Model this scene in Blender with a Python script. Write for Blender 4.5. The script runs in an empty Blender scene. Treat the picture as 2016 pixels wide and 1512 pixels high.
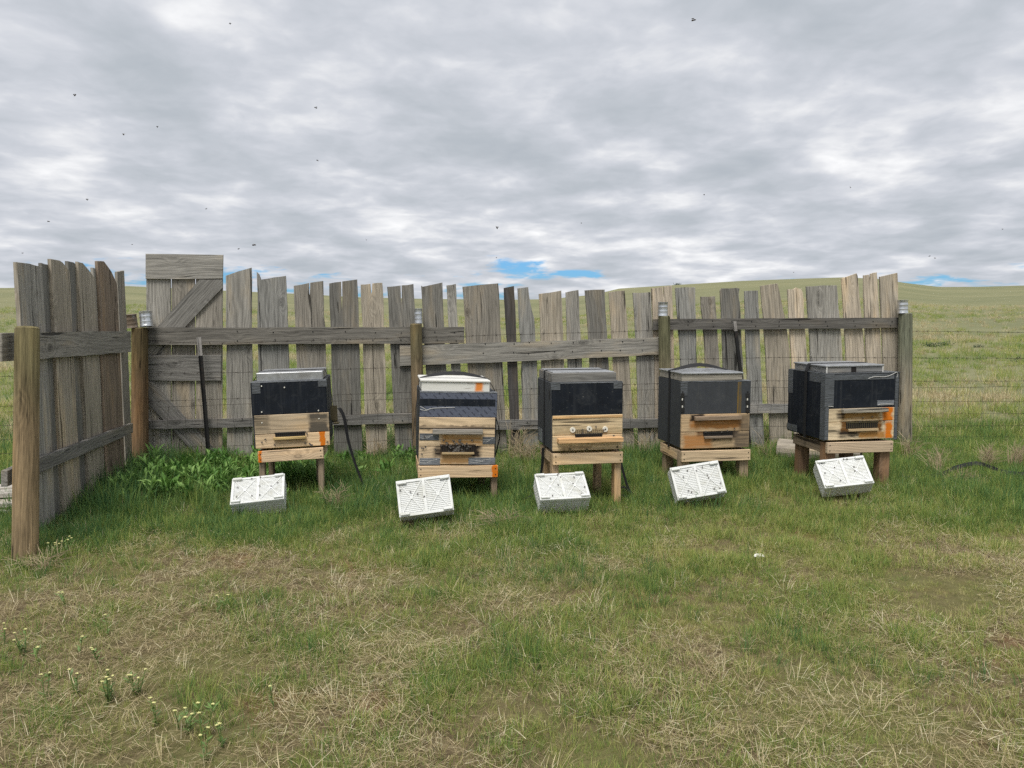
import bpy, bmesh, math, random
import numpy as np
from mathutils import Vector, Matrix, Euler

random.seed(7)
RNG = np.random.default_rng(11)
scene = bpy.context.scene
COL = scene.collection
R = math.radians

# ------------------------------------------------------------------ camera
FPX = 1530.0                       # focal length in pixels of the 2016 px wide photograph
HORIZON = 620.0                    # eye level row in the photograph
PITCH = math.atan((756 - HORIZON) / FPX)
CAMZ = 1.55
cam_d = bpy.data.cameras.new('camera')
cam_d.sensor_width = 36.0
cam_d.lens = 36.0 * FPX / 2016.0
cam_d.clip_start = 0.05
cam_d.clip_end = 6000
cam = bpy.data.objects.new('camera', cam_d)
cam.location = (0, 0, CAMZ)
cam.rotation_euler = (math.pi / 2 - PITCH, 0, 0)
COL.objects.link(cam)
scene.camera = cam

# ------------------------------------------------------------------ light and sky
SUN_EL, SUN_AZ = R(63), R(195)     # azimuth clockwise from +Y (the view direction): behind and a little left
sun_d = bpy.data.lights.new('sun', 'SUN')
sun_d.energy = 1.5
sun_d.angle = R(26)
sun_d.color = (1.0, 0.965, 0.91)
sun = bpy.data.objects.new('sun', sun_d)
sd = Vector((math.cos(SUN_EL) * math.sin(SUN_AZ), math.cos(SUN_EL) * math.cos(SUN_AZ), math.sin(SUN_EL)))
sun.rotation_euler = (-sd).to_track_quat('-Z', 'Y').to_euler()
COL.objects.link(sun)

scene.view_settings.view_transform = 'Standard'
scene.view_settings.look = 'None'
scene.view_settings.exposure = 1.28
scene.view_settings.gamma = 1.0
scene.cycles.max_bounces = 5
scene.cycles.diffuse_bounces = 3
scene.cycles.glossy_bounces = 2
scene.cycles.transmission_bounces = 3
scene.cycles.transparent_max_bounces = 4
scene.cycles.use_adaptive_sampling = True
scene.cycles.adaptive_threshold = 0.02
scene.cycles.use_denoising = False
scene.view_settings.use_curve_mapping = False


class NT:
    """small helper that wires shader nodes"""
    def __init__(self, tree):
        self.t = tree
        self.l = tree.links

    def n(self, typ, **kw):
        nd = self.t.nodes.new(typ)
        for k, v in kw.items():
            if k.startswith('_'):
                setattr(nd, k[1:], v)
        return nd

    def put(self, sock, v):
        if hasattr(v, 'is_output') or isinstance(v, bpy.types.NodeSocket):
            self.l.new(v, sock)
        elif v is not None:
            sock.default_value = v

    def math(self, op, a, b=None, c=None, clamp=False):
        nd = self.n('ShaderNodeMath', _operation=op, _use_clamp=clamp)
        self.put(nd.inputs[0], a)
        if b is not None: self.put(nd.inputs[1], b)
        if c is not None: self.put(nd.inputs[2], c)
        return nd.outputs[0]

    def vmath(self, op, a, b=None):
        nd = self.n('ShaderNodeVectorMath', _operation=op)
        self.put(nd.inputs[0], a)
        if b is not None: self.put(nd.inputs[1], b)
        return nd.outputs[0]

    def noise(self, vec, scale, detail=4, rough=0.55, dist=0.0, dim='3D'):
        nd = self.n('ShaderNodeTexNoise', _noise_dimensions=dim)
        self.put(nd.inputs['Vector'], vec)
        nd.inputs['Scale'].default_value = scale
        nd.inputs['Detail'].default_value = detail
        nd.inputs['Roughness'].default_value = rough
        nd.inputs['Distortion'].default_value = dist
        return nd.outputs[0]

    def ramp(self, fac, stops, interp='LINEAR'):
        nd = self.n('ShaderNodeValToRGB')
        cr = nd.color_ramp
        cr.interpolation = interp
        while len(cr.elements) < len(stops):
            cr.elements.new(0.5)
        for e, (p, c) in zip(cr.elements, stops):
            e.position = p
            e.color = (c, c, c, 1) if not hasattr(c, '__len__') else (*c[:3], 1)
        self.put(nd.inputs[0], fac)
        return nd.outputs[0]

    def smooth(self, x, a, b):
        nd = self.n('ShaderNodeMapRange', _interpolation_type='SMOOTHSTEP')
        self.put(nd.inputs[0], x)
        self.put(nd.inputs[1], a)
        self.put(nd.inputs[2], b)
        return nd.outputs[0]

    def mix(self, fac, a, b, blend='MIX'):
        nd = self.n('ShaderNodeMix', _data_type='RGBA', _blend_type=blend)
        self.put(nd.inputs[0], fac)
        for s, v in ((nd.inputs[6], a), (nd.inputs[7], b)):
            if hasattr(v, '__len__') and not isinstance(v, bpy.types.NodeSocket):
                v = (*v[:3], 1)
            self.put(s, v)
        return nd.outputs[2]


world = bpy.data.worlds.new('World')
scene.world = world
world.use_nodes = True
world.cycles.sampling_method = 'NONE'
wt = world.node_tree
wt.nodes.clear()
w = NT(wt)
sky = w.n('ShaderNodeTexSky', _sky_type='NISHITA', _sun_disc=False)
sky.sun_elevation = SUN_EL
sky.sun_rotation = SUN_AZ
sky.air_density = 1.0
sky.dust_density = 0.6
SKY_OFF = (6.2, 6.6)
wtc = w.n('ShaderNodeTexCoord').outputs['Generated']
sx = w.n('ShaderNodeSeparateXYZ'); w.put(sx.inputs[0], wtc)
zc = w.math('MAXIMUM', sx.outputs[2], 0.0)
zz = w.math('ADD', zc, 0.15)
uu = w.math('MULTIPLY', w.math('DIVIDE', sx.outputs[0], zz), 1.1)
vv = w.math('DIVIDE', sx.outputs[1], zz)
cb = w.n('ShaderNodeCombineXYZ'); w.put(cb.inputs[0], uu); w.put(cb.inputs[1], vv); cb.inputs[2].default_value = 5.3
uv = cb.outputs[0]
wv = w.n('ShaderNodeTexNoise'); w.put(wv.inputs['Vector'], uv); wv.inputs['Scale'].default_value = 3.2; wv.inputs['Detail'].default_value = 3
wo_ = w.vmath('SCALE', w.vmath('SUBTRACT', wv.outputs['Color'], (0.5, 0.5, 0.5))); wo_.node.inputs['Scale'].default_value = 0.16
uvw = w.vmath('ADD', uv, wo_)
nA = w.noise(uvw, 2.3, 6, 0.48)
nC = w.noise(w.vmath('ADD', uv, (4.0, 9.0, 2.0)), 0.75, 2, 0.5)
nD = w.noise(w.vmath('ADD', uvw, (11.3, 4.1, 0)), 6.5, 4, 0.52)
# thin cloud glows, thick cloud shows a grey base
th = w.math('ADD', w.math('MULTIPLY', w.math('SUBTRACT', nA, 0.5), 1.5), w.math('MULTIPLY', w.math('SUBTRACT', nC, 0.5), 0.6))
th = w.math('ADD', th, w.math('MULTIPLY', w.math('SUBTRACT', nD, 0.5), 0.50))
th = w.math('ADD', th, 0.5)
cloud = w.ramp(th, [(0.10, (0.60, 0.603, 0.61)), (0.28, (0.485, 0.493, 0.512)), (0.42, (0.400, 0.415, 0.447)), (0.52, (0.362, 0.380, 0.414)),
                    (0.62, (0.332, 0.353, 0.385)), (0.76, (0.300, 0.324, 0.354)), (0.95, (0.272, 0.298, 0.330))])
cl10 = w.vmath('SCALE', cloud); cl10.node.inputs['Scale'].default_value = 6.85
# openings in the cloud deck, more of them low over the hills
nE = w.noise(w.vmath('ADD', uvw, (SKY_OFF[0], SKY_OFF[1], 1.0)), 1.5, 6, 0.58)
low = w.smooth(zc, 0.105, 0.045)
thr = w.math('ADD', 0.14, w.math('MULTIPLY', low, 0.272))
cover = w.smooth(w.math('SUBTRACT', nE, thr), -0.03, 0.07)
blue = w.mix(1.0, sky.outputs[0], (0.165, 0.33, 0.56), 'MULTIPLY')
skyc = w.mix(cover, blue, cl10)
bg = w.n('ShaderNodeBackground')
w.put(bg.inputs[0], skyc)
bg.inputs[1].default_value = 0.1
wo = w.n('ShaderNodeOutputWorld')
wt.links.new(bg.outputs[0], wo.inputs[0])


# ------------------------------------------------------------------ geometry of the view
FW = Vector((0, math.cos(PITCH), -math.sin(PITCH)))
UP = Vector((0, math.sin(PITCH), math.cos(PITCH)))


def ray(px, py):
    return FW + Vector((1, 0, 0)) * ((px - 1008) / FPX) + UP * ((756 - py) / FPX)


def at(px, py, Y):
    d = ray(px, py)
    return Vector((0, 0, CAMZ)) + d * (Y / d.y)


def gnd(px, py, z=0.0):
    d = ray(px, py)
    return Vector((0, 0, CAMZ)) + d * ((z - CAMZ) / d.z)


class Plane:
    """an upright plane; s runs along it, off is the distance out of it towards the yard"""
    def __init__(self, a, b):
        self.a = Vector((a[0], a[1]))
        self.d = (Vector((b[0], b[1])) - self.a).normalized()
        self.n = Vector((self.d.y, -self.d.x))

    def sz(self, px, py, off=0.0):
        r = ray(px, py)
        o = -(self.a + self.n * off)
        # camera (0,0) + t*r.xy lies on the plane
        t = -(o.x * self.n.x + o.y * self.n.y) / (r.x * self.n.x + r.y * self.n.y)
        p = Vector((r.x * t, r.y * t))
        s = (p - self.a - self.n * off).dot(self.d)
        return s, CAMZ + r.z * t

    def world(self, s, z, off=0.0):
        p = self.a + self.d * s + self.n * off
        return Vector((p.x, p.y, z))

    def mat(self, s, z, off, lean=0.0, twist=0.0):
        yaw = math.atan2(self.d.y, self.d.x)
        return Matrix.Translation(self.world(s, z, off)) @ Matrix.Rotation(yaw + twist, 4, 'Z') @ Matrix.Rotation(lean, 4, 'Y')


# ------------------------------------------------------------------ object helpers
def tag(o, label, cat, group=None, kind=None):
    if label: o['label'] = label
    if cat: o['category'] = cat
    if group: o['group'] = group
    if kind: o['kind'] = kind
    return o


def empty(name, label, cat, group=None, mat=None):
    o = bpy.data.objects.new(name, None)
    o.empty_display_size = 0.1
    COL.objects.link(o)
    if mat is not None: o.matrix_world = mat
    return tag(o, label, cat, group)


def link(name, me, parent=None, mat=None, color=None):
    o = bpy.data.objects.new(name, me)
    COL.objects.link(o)
    if parent is not None: o.parent = parent
    if mat is not None: o.matrix_basis = mat
    if color is not None: o.color = (*color, 1)
    return o


class MB:
    def __init__(self):
        self.bm = bmesh.new()

    def box(self, x0, x1, y0, y1, z0, z1, bevel=0.0, m=None):
        mt = Matrix.Translation(((x0 + x1) / 2, (y0 + y1) / 2, (z0 + z1) / 2)) @ Matrix.Diagonal((abs(x1 - x0), abs(y1 - y0), abs(z1 - z0), 1))
        if m is not None: mt = m @ mt
        g = bmesh.ops.create_cube(self.bm, size=1, matrix=mt)
        if bevel > 0:
            es = list({e for v in g['verts'] for e in v.link_edges})
            bmesh.ops.bevel(self.bm, geom=es, offset=bevel, segments=1, affect='EDGES')
        return self

    def cyl(self, p0, p1, r0, r1=None, seg=12, caps=True, wob=0.0, rings=1):
        p0 = Vector(p0); p1 = Vector(p1)
        r1 = r0 if r1 is None else r1
        ax = (p1 - p0)
        q = ax.normalized().to_track_quat('Z', 'Y').to_matrix()
        prev = None
        ph = [random.uniform(-1, 1) for _ in range(seg)]
        for k in range(rings + 1):
            f = k / rings
            c = p0 + ax * f
            rr = r0 + (r1 - r0) * f
            ring = []
            for i in range(seg):
                a = 2 * math.pi * i / seg
                r_ = rr * (1 + wob * (ph[i] + 0.5 * random.uniform(-1, 1)))
                ring.append(self.bm.verts.new(c + q @ Vector((math.cos(a) * r_, math.sin(a) * r_, 0))))
            if prev:
                for i in range(seg):
                    self.bm.faces.new((prev[i], prev[(i + 1) % seg], ring[(i + 1) % seg], ring[i]))
            elif caps:
                self.bm.faces.new(ring[::-1])
            prev = ring
        if caps: self.bm.faces.new(prev)
        return self

    def tube(self, pts, r, seg=5):
        pts = [Vector(p) for p in pts]
        rs = r if hasattr(r, '__len__') else [r] * len(pts)
        prev = None
        for k, p in enumerate(pts):
            t = (pts[min(k + 1, len(pts) - 1)] - pts[max(k - 1, 0)]).normalized()
            q = t.to_track_quat('Z', 'Y').to_matrix()
            ring = [self.bm.verts.new(p + q @ Vector((math.cos(2 * math.pi * i / seg) * rs[k], math.sin(2 * math.pi * i / seg) * rs[k], 0))) for i in range(seg)]
            if prev:
                for i in range(seg):
                    self.bm.faces.new((prev[i], prev[(i + 1) % seg], ring[(i + 1) % seg], ring[i]))
            prev = ring
        return self

    def ribbon(self, pts, wdir, wid, th=0.003):
        pts = [Vector(p) for p in pts]
        wds = wdir if isinstance(wdir, list) else [wdir] * len(pts)
        prev = None
        for k, p in enumerate(pts):
            t = (pts[min(k + 1, len(pts) - 1)] - pts[max(k - 1, 0)]).normalized()
            wd = Vector(wds[k]).normalized()
            nn = t.cross(wd).normalized()
            q = [p + wd * wid / 2 + nn * th / 2, p - wd * wid / 2 + nn * th / 2, p - wd * wid / 2 - nn * th / 2, p + wd * wid / 2 - nn * th / 2]
            ring = [self.bm.verts.new(v) for v in q]
            if prev:
                for i in range(4):
                    self.bm.faces.new((prev[i], prev[(i + 1) % 4], ring[(i + 1) % 4], ring[i]))
            else:
                self.bm.faces.new(ring[::-1])
            prev = ring
        self.bm.faces.new(prev)
        return self

    def prism(self, pts, y0, y1):
        """pts in (x,z), pushed out from y0 to y1"""
        a = [self.bm.verts.new((x, y0, z)) for x, z in pts]
        b = [self.bm.verts.new((x, y1, z)) for x, z in pts]
        n = len(pts)
        self.bm.faces.new(a)
        self.bm.faces.new(b[::-1])
        for i in range(n):
            self.bm.faces.new((a[i], b[i], b[(i + 1) % n], a[(i + 1) % n]))
        return self

    def sphere(self, c, r, seg=8, rings=6, m=None):
        mt = Matrix.Translation(c) @ Matrix.Diagonal((*r, 1))
        if m is not None: mt = m @ mt
        bmesh.ops.create_uvsphere(self.bm, u_segments=seg, v_segments=rings, radius=1, matrix=mt)
        return self

    def mesh(self, name, mat, smooth=False):
        bmesh.ops.recalc_face_normals(self.bm, faces=self.bm.faces)
        me = bpy.data.meshes.new(name)
        self.bm.to_mesh(me)
        self.bm.free()
        if mat: me.materials.append(mat)
        if smooth:
            me.polygons.foreach_set('use_smooth', [True] * len(me.polygons))
        return me

    def build(self, name, mat, parent=None, m=None, smooth=False, color=None):
        return link(name, self.mesh(name, mat, smooth), parent, m, color)


# ------------------------------------------------------------------ materials
def new_mat(name):
    m = bpy.data.materials.new(name)
    m.use_nodes = True
    m.node_tree.nodes.clear()
    t = NT(m.node_tree)
    out = t.n('ShaderNodeOutputMaterial')
    return m, t, out


def principled(t, out, col, rough=0.8, metal=0.0, spec=0.3, bump=None, bstr=0.3, bdist=0.004):
    b = t.n('ShaderNodeBsdfPrincipled')
    t.put(b.inputs['Base Color'], (*col, 1) if isinstance(col, tuple) and len(col) == 3 else col)
    t.put(b.inputs['Roughness'], rough)
    t.put(b.inputs['Metallic'], metal)
    b.inputs['Specular IOR Level'].default_value = spec
    if bump is not None:
        bn = t.n('ShaderNodeBump')
        bn.inputs['Strength'].default_value = bstr
        bn.inputs['Distance'].default_value = bdist
        t.put(bn.inputs['Height'], bump)
        t.l.new(bn.outputs[0], b.inputs['Normal'])
    t.l.new(b.outputs[0], out.inputs[0])
    return b


def obj_coords(t, jitter=True):
    tc = t.n('ShaderNodeTexCoord').outputs['Object']
    oi = t.n('ShaderNodeObjectInfo')
    if jitter:
        sc = t.vmath('SCALE', (31.7, 17.3, 53.9))
        t.put(sc.node.inputs['Scale'], oi.outputs['Random'])
        return tc, t.vmath('ADD', tc, sc), oi
    return tc, tc, oi


def rect_mask(t, tc, cx, cz, wx, wz, soft, wob=0.012):
    """soft spot on the front of a board, in the board's own coordinates (x, z)"""
    nz = t.n('ShaderNodeTexNoise')
    t.put(nz.inputs['Vector'], tc)
    nz.inputs['Scale'].default_value = 22
    nz.inputs['Detail'].default_value = 5
    off = t.vmath('SCALE', t.vmath('SUBTRACT', nz.outputs['Color'], (0.5, 0.5, 0.5)))
    off.node.inputs['Scale'].default_value = wob * 4
    s = t.n('ShaderNodeSeparateXYZ')
    t.put(s.inputs[0], t.vmath('ADD', tc, off))
    dx = t.math('SUBTRACT', t.math('ABSOLUTE', t.math('SUBTRACT', s.outputs[0], cx)), wx / 2)
    dz = t.math('SUBTRACT', t.math('ABSOLUTE', t.math('SUBTRACT', s.outputs[2], cz)), wz / 2)
    d = t.math('MAXIMUM', dx, dz)
    return t.smooth(d, soft / 2, -soft / 2)


def wood(name, axis='Z', tint=(1, 1, 1), contrast=1.0, marks=(), rough=0.86, knots=0.9, ring=0.22, green=False, bstr=0.5):
    """board with grain along its own axis; the board's tone comes from the object's colour"""
    m, t, out = new_mat(name)
    tc, co, oi = obj_coords(t)
    st = {'Z': (1, 1, 0.045), 'X': (0.045, 1, 1)}[axis]
    stk = {'Z': (1, 1, 0.5), 'X': (0.5, 1, 1)}[axis]
    g = t.vmath('MULTIPLY', co, st)
    warp = t.noise(t.vmath('MULTIPLY', co, {'Z': (1, 1, 0.16), 'X': (0.16, 1, 1)}[axis]), 4.5, 3, 0.5)
    # knots
    vo = t.n('ShaderNodeTexVoronoi', _feature='F1')
    t.put(vo.inputs['Vector'], t.vmath('MULTIPLY', co, stk))
    vo.inputs['Scale'].default_value = 6.5
    vo.inputs['Randomness'].default_value = 1.0
    cs = t.n('ShaderNodeSeparateColor'); t.put(cs.inputs[0], vo.outputs['Color'])
    has = t.math('GREATER_THAN', cs.outputs[0], 1.0 - 0.24 * knots)
    kd = vo.outputs['Distance']
    krg = t.math('MULTIPLY_ADD', t.math('SINE', t.math('MULTIPLY', kd, 95.0)), 0.35, 0.65)
    knot = t.math('MULTIPLY', t.math('MAXIMUM', t.smooth(kd, 0.10, 0.06), t.math('MULTIPLY', t.smooth(kd, 0.26, 0.10), krg)), has)
    knotw = t.math('MULTIPLY', t.smooth(kd, 0.55, 0.05), has)
    # growth rings running along the board, bent by the warp and around knots
    ax = t.n('ShaderNodeSeparateXYZ'); t.put(ax.inputs[0], co)
    across = ax.outputs[0] if axis == 'Z' else ax.outputs[2]
    ph = t.math('ADD', t.math('MULTIPLY', across, 30.0), t.math('MULTIPLY', warp, 9.0))
    ph = t.math('ADD', ph, t.math('MULTIPLY', knotw, 2.6))
    rg = t.math('SINE', t.math('MULTIPLY', ph, 6.283))
    rg = t.math('MULTIPLY_ADD', rg, 0.5, 0.5)
    fine = t.noise(g, 190, 5, 0.6)
    mid = t.noise(g, 42, 5, 0.6)
    broad = t.noise(t.vmath('MULTIPLY', co, {'Z': (1, 1, 0.18), 'X': (0.18, 1, 1)}[axis]), 7, 4, 0.55)
    crack = t.smooth(t.noise(t.vmath('ADD', g, (5, 9, 2)), 26, 3, 0.55, 0.4), 0.36, 0.31)
    v = t.math('ADD', t.math('MULTIPLY', t.math('SUBTRACT', fine, 0.5), 0.9 * contrast), 1.0)
    v = t.math('ADD', v, t.math('MULTIPLY', t.math('SUBTRACT', mid, 0.5), 1.0 * contrast))
    v = t.math('ADD', v, t.math('MULTIPLY', t.math('SUBTRACT', broad, 0.5), 0.8 * contrast))
    v = t.math('ADD', v, t.math('MULTIPLY', t.math('SUBTRACT', rg, 0.5), -ring * contrast))
    v = t.math('MULTIPLY', v, t.math('SUBTRACT', 1.0, t.math('MULTIPLY', crack, 0.75)))
    v = t.math('MULTIPLY', v, t.math('SUBTRACT', 1.0, t.math('MULTIPLY', knot, 0.55)))
    v = t.math('MAXIMUM', v, 0.12)
    base = t.mix(1.0, oi.outputs['Color'], tint, 'MULTIPLY')
    warm = t.mix(t.smooth(broad, 0.50, 0.72), base, t.mix(1.0, base, (1.10, 1.0, 0.86), 'MULTIPLY'))
    vs = t.vmath('SCALE', warm); t.put(vs.node.inputs['Scale'], v)
    col = vs
    if green:
        zz_ = t.n('ShaderNodeSeparateXYZ'); t.put(zz_.inputs[0], tc)
        gm = t.math('MULTIPLY', t.smooth(t.math('ADD', zz_.outputs[2], t.math('MULTIPLY', broad, 0.4)), 1.05, 1.6), 0.8)
        col = t.mix(gm, col, t.mix(1.0, col, (0.62, 0.76, 0.66), 'MULTIPLY'))
    for (cx, cz, wx, wz, soft, c, a) in marks:
        mk = rect_mask(t, tc, cx, cz, wx, wz, soft)
        mk = t.math('MULTIPLY', mk, t.math('MULTIPLY', t.smooth(t.math('ADD', mid, t.math('MULTIPLY', broad, 0.5)), 0.35, 0.95), 1.0), clamp=True)
        mk = t.math('MULTIPLY', mk, a * 2.1, clamp=True)
        col = t.mix(mk, col, c)
    h = t.math('SUBTRACT', t.math('ADD', fine, mid), t.math('MULTIPLY', crack, 1.6))
    principled(t, out, col, rough, 0, 0.2, h, bstr, 0.004)
    return m


def plain(name, col, rough=0.6, metal=0.0, spec=0.4, var=0.25, scale=14, bump=0.0, dust=None, drip=None, wrinkle=0.0):
    m, t, out = new_mat(name)
    tc, co, oi = obj_coords(t)
    n1 = t.noise(co, scale, 6, 0.6)
    n2 = t.noise(co, scale * 0.23, 3, 0.5)
    f = t.math('ADD', 1.0, t.math('MULTIPLY', t.math('SUBTRACT', t.math('ADD', n1, n2), 1.0), var * 2))
    c = t.vmath('SCALE', t.mix(0.0, col, col)); t.put(c.node.inputs['Scale'], f)
    if dust is not None:
        c = t.mix(t.math('MULTIPLY', t.smooth(t.noise(co, 9, 6, 0.7, 0.6), 0.50, 0.75), dust[3]), c, dust[:3])
    if drip is not None:
        dr = t.noise(t.vmath('MULTIPLY', co, (1, 1, 0.04)), 34, 4, 0.6)
        c = t.mix(t.math('MULTIPLY', t.smooth(dr, 0.50, 0.72), drip[3]), c, drip[:3])
        sp = t.smooth(t.noise(co, 85, 2, 0.5), 0.70, 0.76)
        c = t.mix(t.math('MULTIPLY', sp, 0.5), c, (0.26, 0.25, 0.22))
    r_ = t.math('ADD', rough, t.math('MULTIPLY', t.math('SUBTRACT', n1, 0.5), 0.25))
    if wrinkle:
        wn = t.n('ShaderNodeTexNoise'); t.put(wn.inputs['Vector'], t.vmath('MULTIPLY', co, (0.5, 1, 2.2))); wn.inputs['Scale'].default_value = 16; wn.inputs['Detail'].default_value = 3; wn.inputs['Distortion'].default_value = 1.5
        principled(t, out, c, r_, metal, spec, wn.outputs[0], wrinkle, 0.02)
    else:
        principled(t, out, c, r_, metal, spec, n1 if bump else None, bump, 0.003)
    return m


M = {}
M['old_v'] = wood('weathered_wood_upright', 'Z', contrast=1.25, bstr=0.8)
M['old_x'] = wood('weathered_wood_lengthwise', 'X', contrast=1.2, bstr=0.8)
M['post'] = wood('round_post_wood', 'Z', contrast=1.9, ring=0.10, knots=0.35, green=True, bstr=1.0)
M['stand_x'] = wood('pine_lengthwise', 'X', contrast=0.55, ring=0.55, bstr=0.25)
M['stand_z'] = wood('pine_upright', 'Z', contrast=0.6, ring=0.4, bstr=0.25)
M['black'] = plain('black_panel', (0.008, 0.011, 0.017), 0.6, spec=0.2, var=0.4, scale=30, dust=(0.06, 0.063, 0.066, 0.40), drip=(0.035, 0.038, 0.042, 0.5))
M['foam'] = plain('dark_grey_panel', (0.038, 0.042, 0.048), 0.65, var=0.22, scale=24, dust=(0.075, 0.077, 0.077, 0.45), drip=(0.06, 0.06, 0.058, 0.5))
M['tape'] = plain('grey_tape', (0.085, 0.092, 0.10), 0.36, var=0.25, scale=40, wrinkle=0.35)
M['tape_light'] = plain('pale_tape', (0.16, 0.17, 0.185), 0.36, var=0.25, scale=40, wrinkle=0.45)
M['web'] = plain('black_webbing', (0.012, 0.012, 0.013), 0.75, var=0.2, scale=80)
M['dark'] = plain('slot_shade_and_joint', (0.012, 0.010, 0.009), 0.9, var=0.2)  # near-black colour: painted shade of slots, also dark board joints
M['galv'] = plain('galvanised_sheet', (0.46, 0.47, 0.48), 0.42, metal=0.85, var=0.22, scale=26, bump=0.12, dust=(0.22, 0.20, 0.17, 0.5))
M['tin'] = plain('tin_can_metal', (0.60, 0.62, 0.64), 0.34, metal=0.8, var=0.25, scale=30, bump=0.15, dust=(0.30, 0.24, 0.18, 0.35))
M['brown_tin'] = plain('brown_tin_metal', (0.20, 0.15, 0.11), 0.6, metal=0.4, var=0.4, scale=30, dust=(0.45, 0.47, 0.48, 0.8))  # brown metal with random pale grey patches
M['white'] = plain('white_paint', (0.66, 0.65, 0.61), 0.6, var=0.10, scale=20, dust=(0.35, 0.32, 0.27, 0.35))
M['steel'] = plain('dark_steel', (0.022, 0.022, 0.022), 0.6, metal=0.3, var=0.4, scale=30, dust=(0.10, 0.06, 0.04, 0.4))
M['steel_worn'] = plain('worn_pale_paint', (0.34, 0.32, 0.30), 0.7, var=0.4, scale=40, dust=(0.06, 0.05, 0.04, 0.7))
M['wire'] = plain('rusty_wire', (0.035, 0.028, 0.022), 0.7, metal=0.4, var=0.3)
M['brass'] = plain('weathered_ratchet', (0.12, 0.10, 0.06), 0.5, metal=0.7, var=0.4)
M['bee'] = plain('bee_body', (0.035, 0.022, 0.012), 0.7, var=0.3)
M['wing'] = plain('bee_wing', (0.16, 0.15, 0.14), 0.4, var=0.1)
M['stone'] = plain('pale_litter', (0.75, 0.74, 0.70), 0.8, var=0.15)
M['disc'] = plain('white_washer', (0.72, 0.70, 0.62), 0.5, var=0.1)
M['bark'] = wood('log_bark', 'X', contrast=1.3, ring=0.2, knots=0.3, bstr=1.0)


def crate_mat():
    m, t, out = new_mat('white_plastic')
    tc, co, oi = obj_coords(t)
    n = t.noise(co, 12, 4, 0.6)
    c = t.mix(t.smooth(n, 0.45, 0.78), (0.86, 0.87, 0.85), (0.72, 0.72, 0.66))
    zq = t.n('ShaderNodeSeparateXYZ'); t.put(zq.inputs[0], tc)
    gr = t.math('MULTIPLY', t.smooth(t.noise(co, 26, 5, 0.65), 0.56, 0.78), 0.28)
    c = t.mix(gr, c, (0.42, 0.40, 0.31))
    b = principled(t, out, c, 0.45, 0, 0.4)
    tr = t.n('ShaderNodeBsdfTranslucent'); t.put(tr.inputs[0], c)
    mx = t.n('ShaderNodeMixShader'); mx.inputs[0].default_value = 0.30
    t.l.new(b.outputs[0], mx.inputs[1]); t.l.new(tr.outputs[0], mx.inputs[2])
    t.l.new(mx.outputs[0], out.inputs[0])
    return m


M['plastic'] = crate_mat()


def printed_tape():
    m, t, out = new_mat('printed_tape')
    tc, co, oi = obj_coords(t, False)
    s = t.n('ShaderNodeSeparateXYZ'); t.put(s.inputs[0], tc)
    # slanted dashes that repeat along the tape
    a = t.math('ADD', s.outputs[0], t.math('MULTIPLY', s.outputs[2], 1.0))
    b = t.math('SUBTRACT', s.outputs[2], t.math('MULTIPLY', s.outputs[0], 1.0))
    sa = t.math('FRACT', t.math('MULTIPLY', a, 17.0))
    sb = t.math('FRACT', t.math('MULTIPLY', b, 11.0))
    d = t.math('MULTIPLY', t.math('MULTIPLY', t.math('LESS_THAN', sa, 0.30), t.math('GREATER_THAN', sa, 0.06)), t.math('LESS_THAN', sb, 0.62))
    br_ = t.math('GREATER_THAN', t.noise(tc, 110, 2, 0.5), 0.43)
    d = t.math('MULTIPLY', d, br_)
    n = t.noise(tc, 25, 5, 0.6)
    c = t.mix(n, (0.075, 0.085, 0.12), (0.125, 0.14, 0.185))
    c = t.mix(t.math('MULTIPLY', d, 0.75), c, (0.022, 0.025, 0.04))
    principled(t, out, c, 0.4, 0, 0.4, t.noise(t.vmath('MULTIPLY', tc, (6, 10, 40)), 3, 3, 0.5), 0.3, 0.004)
    return m


M['print'] = printed_tape()


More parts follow.
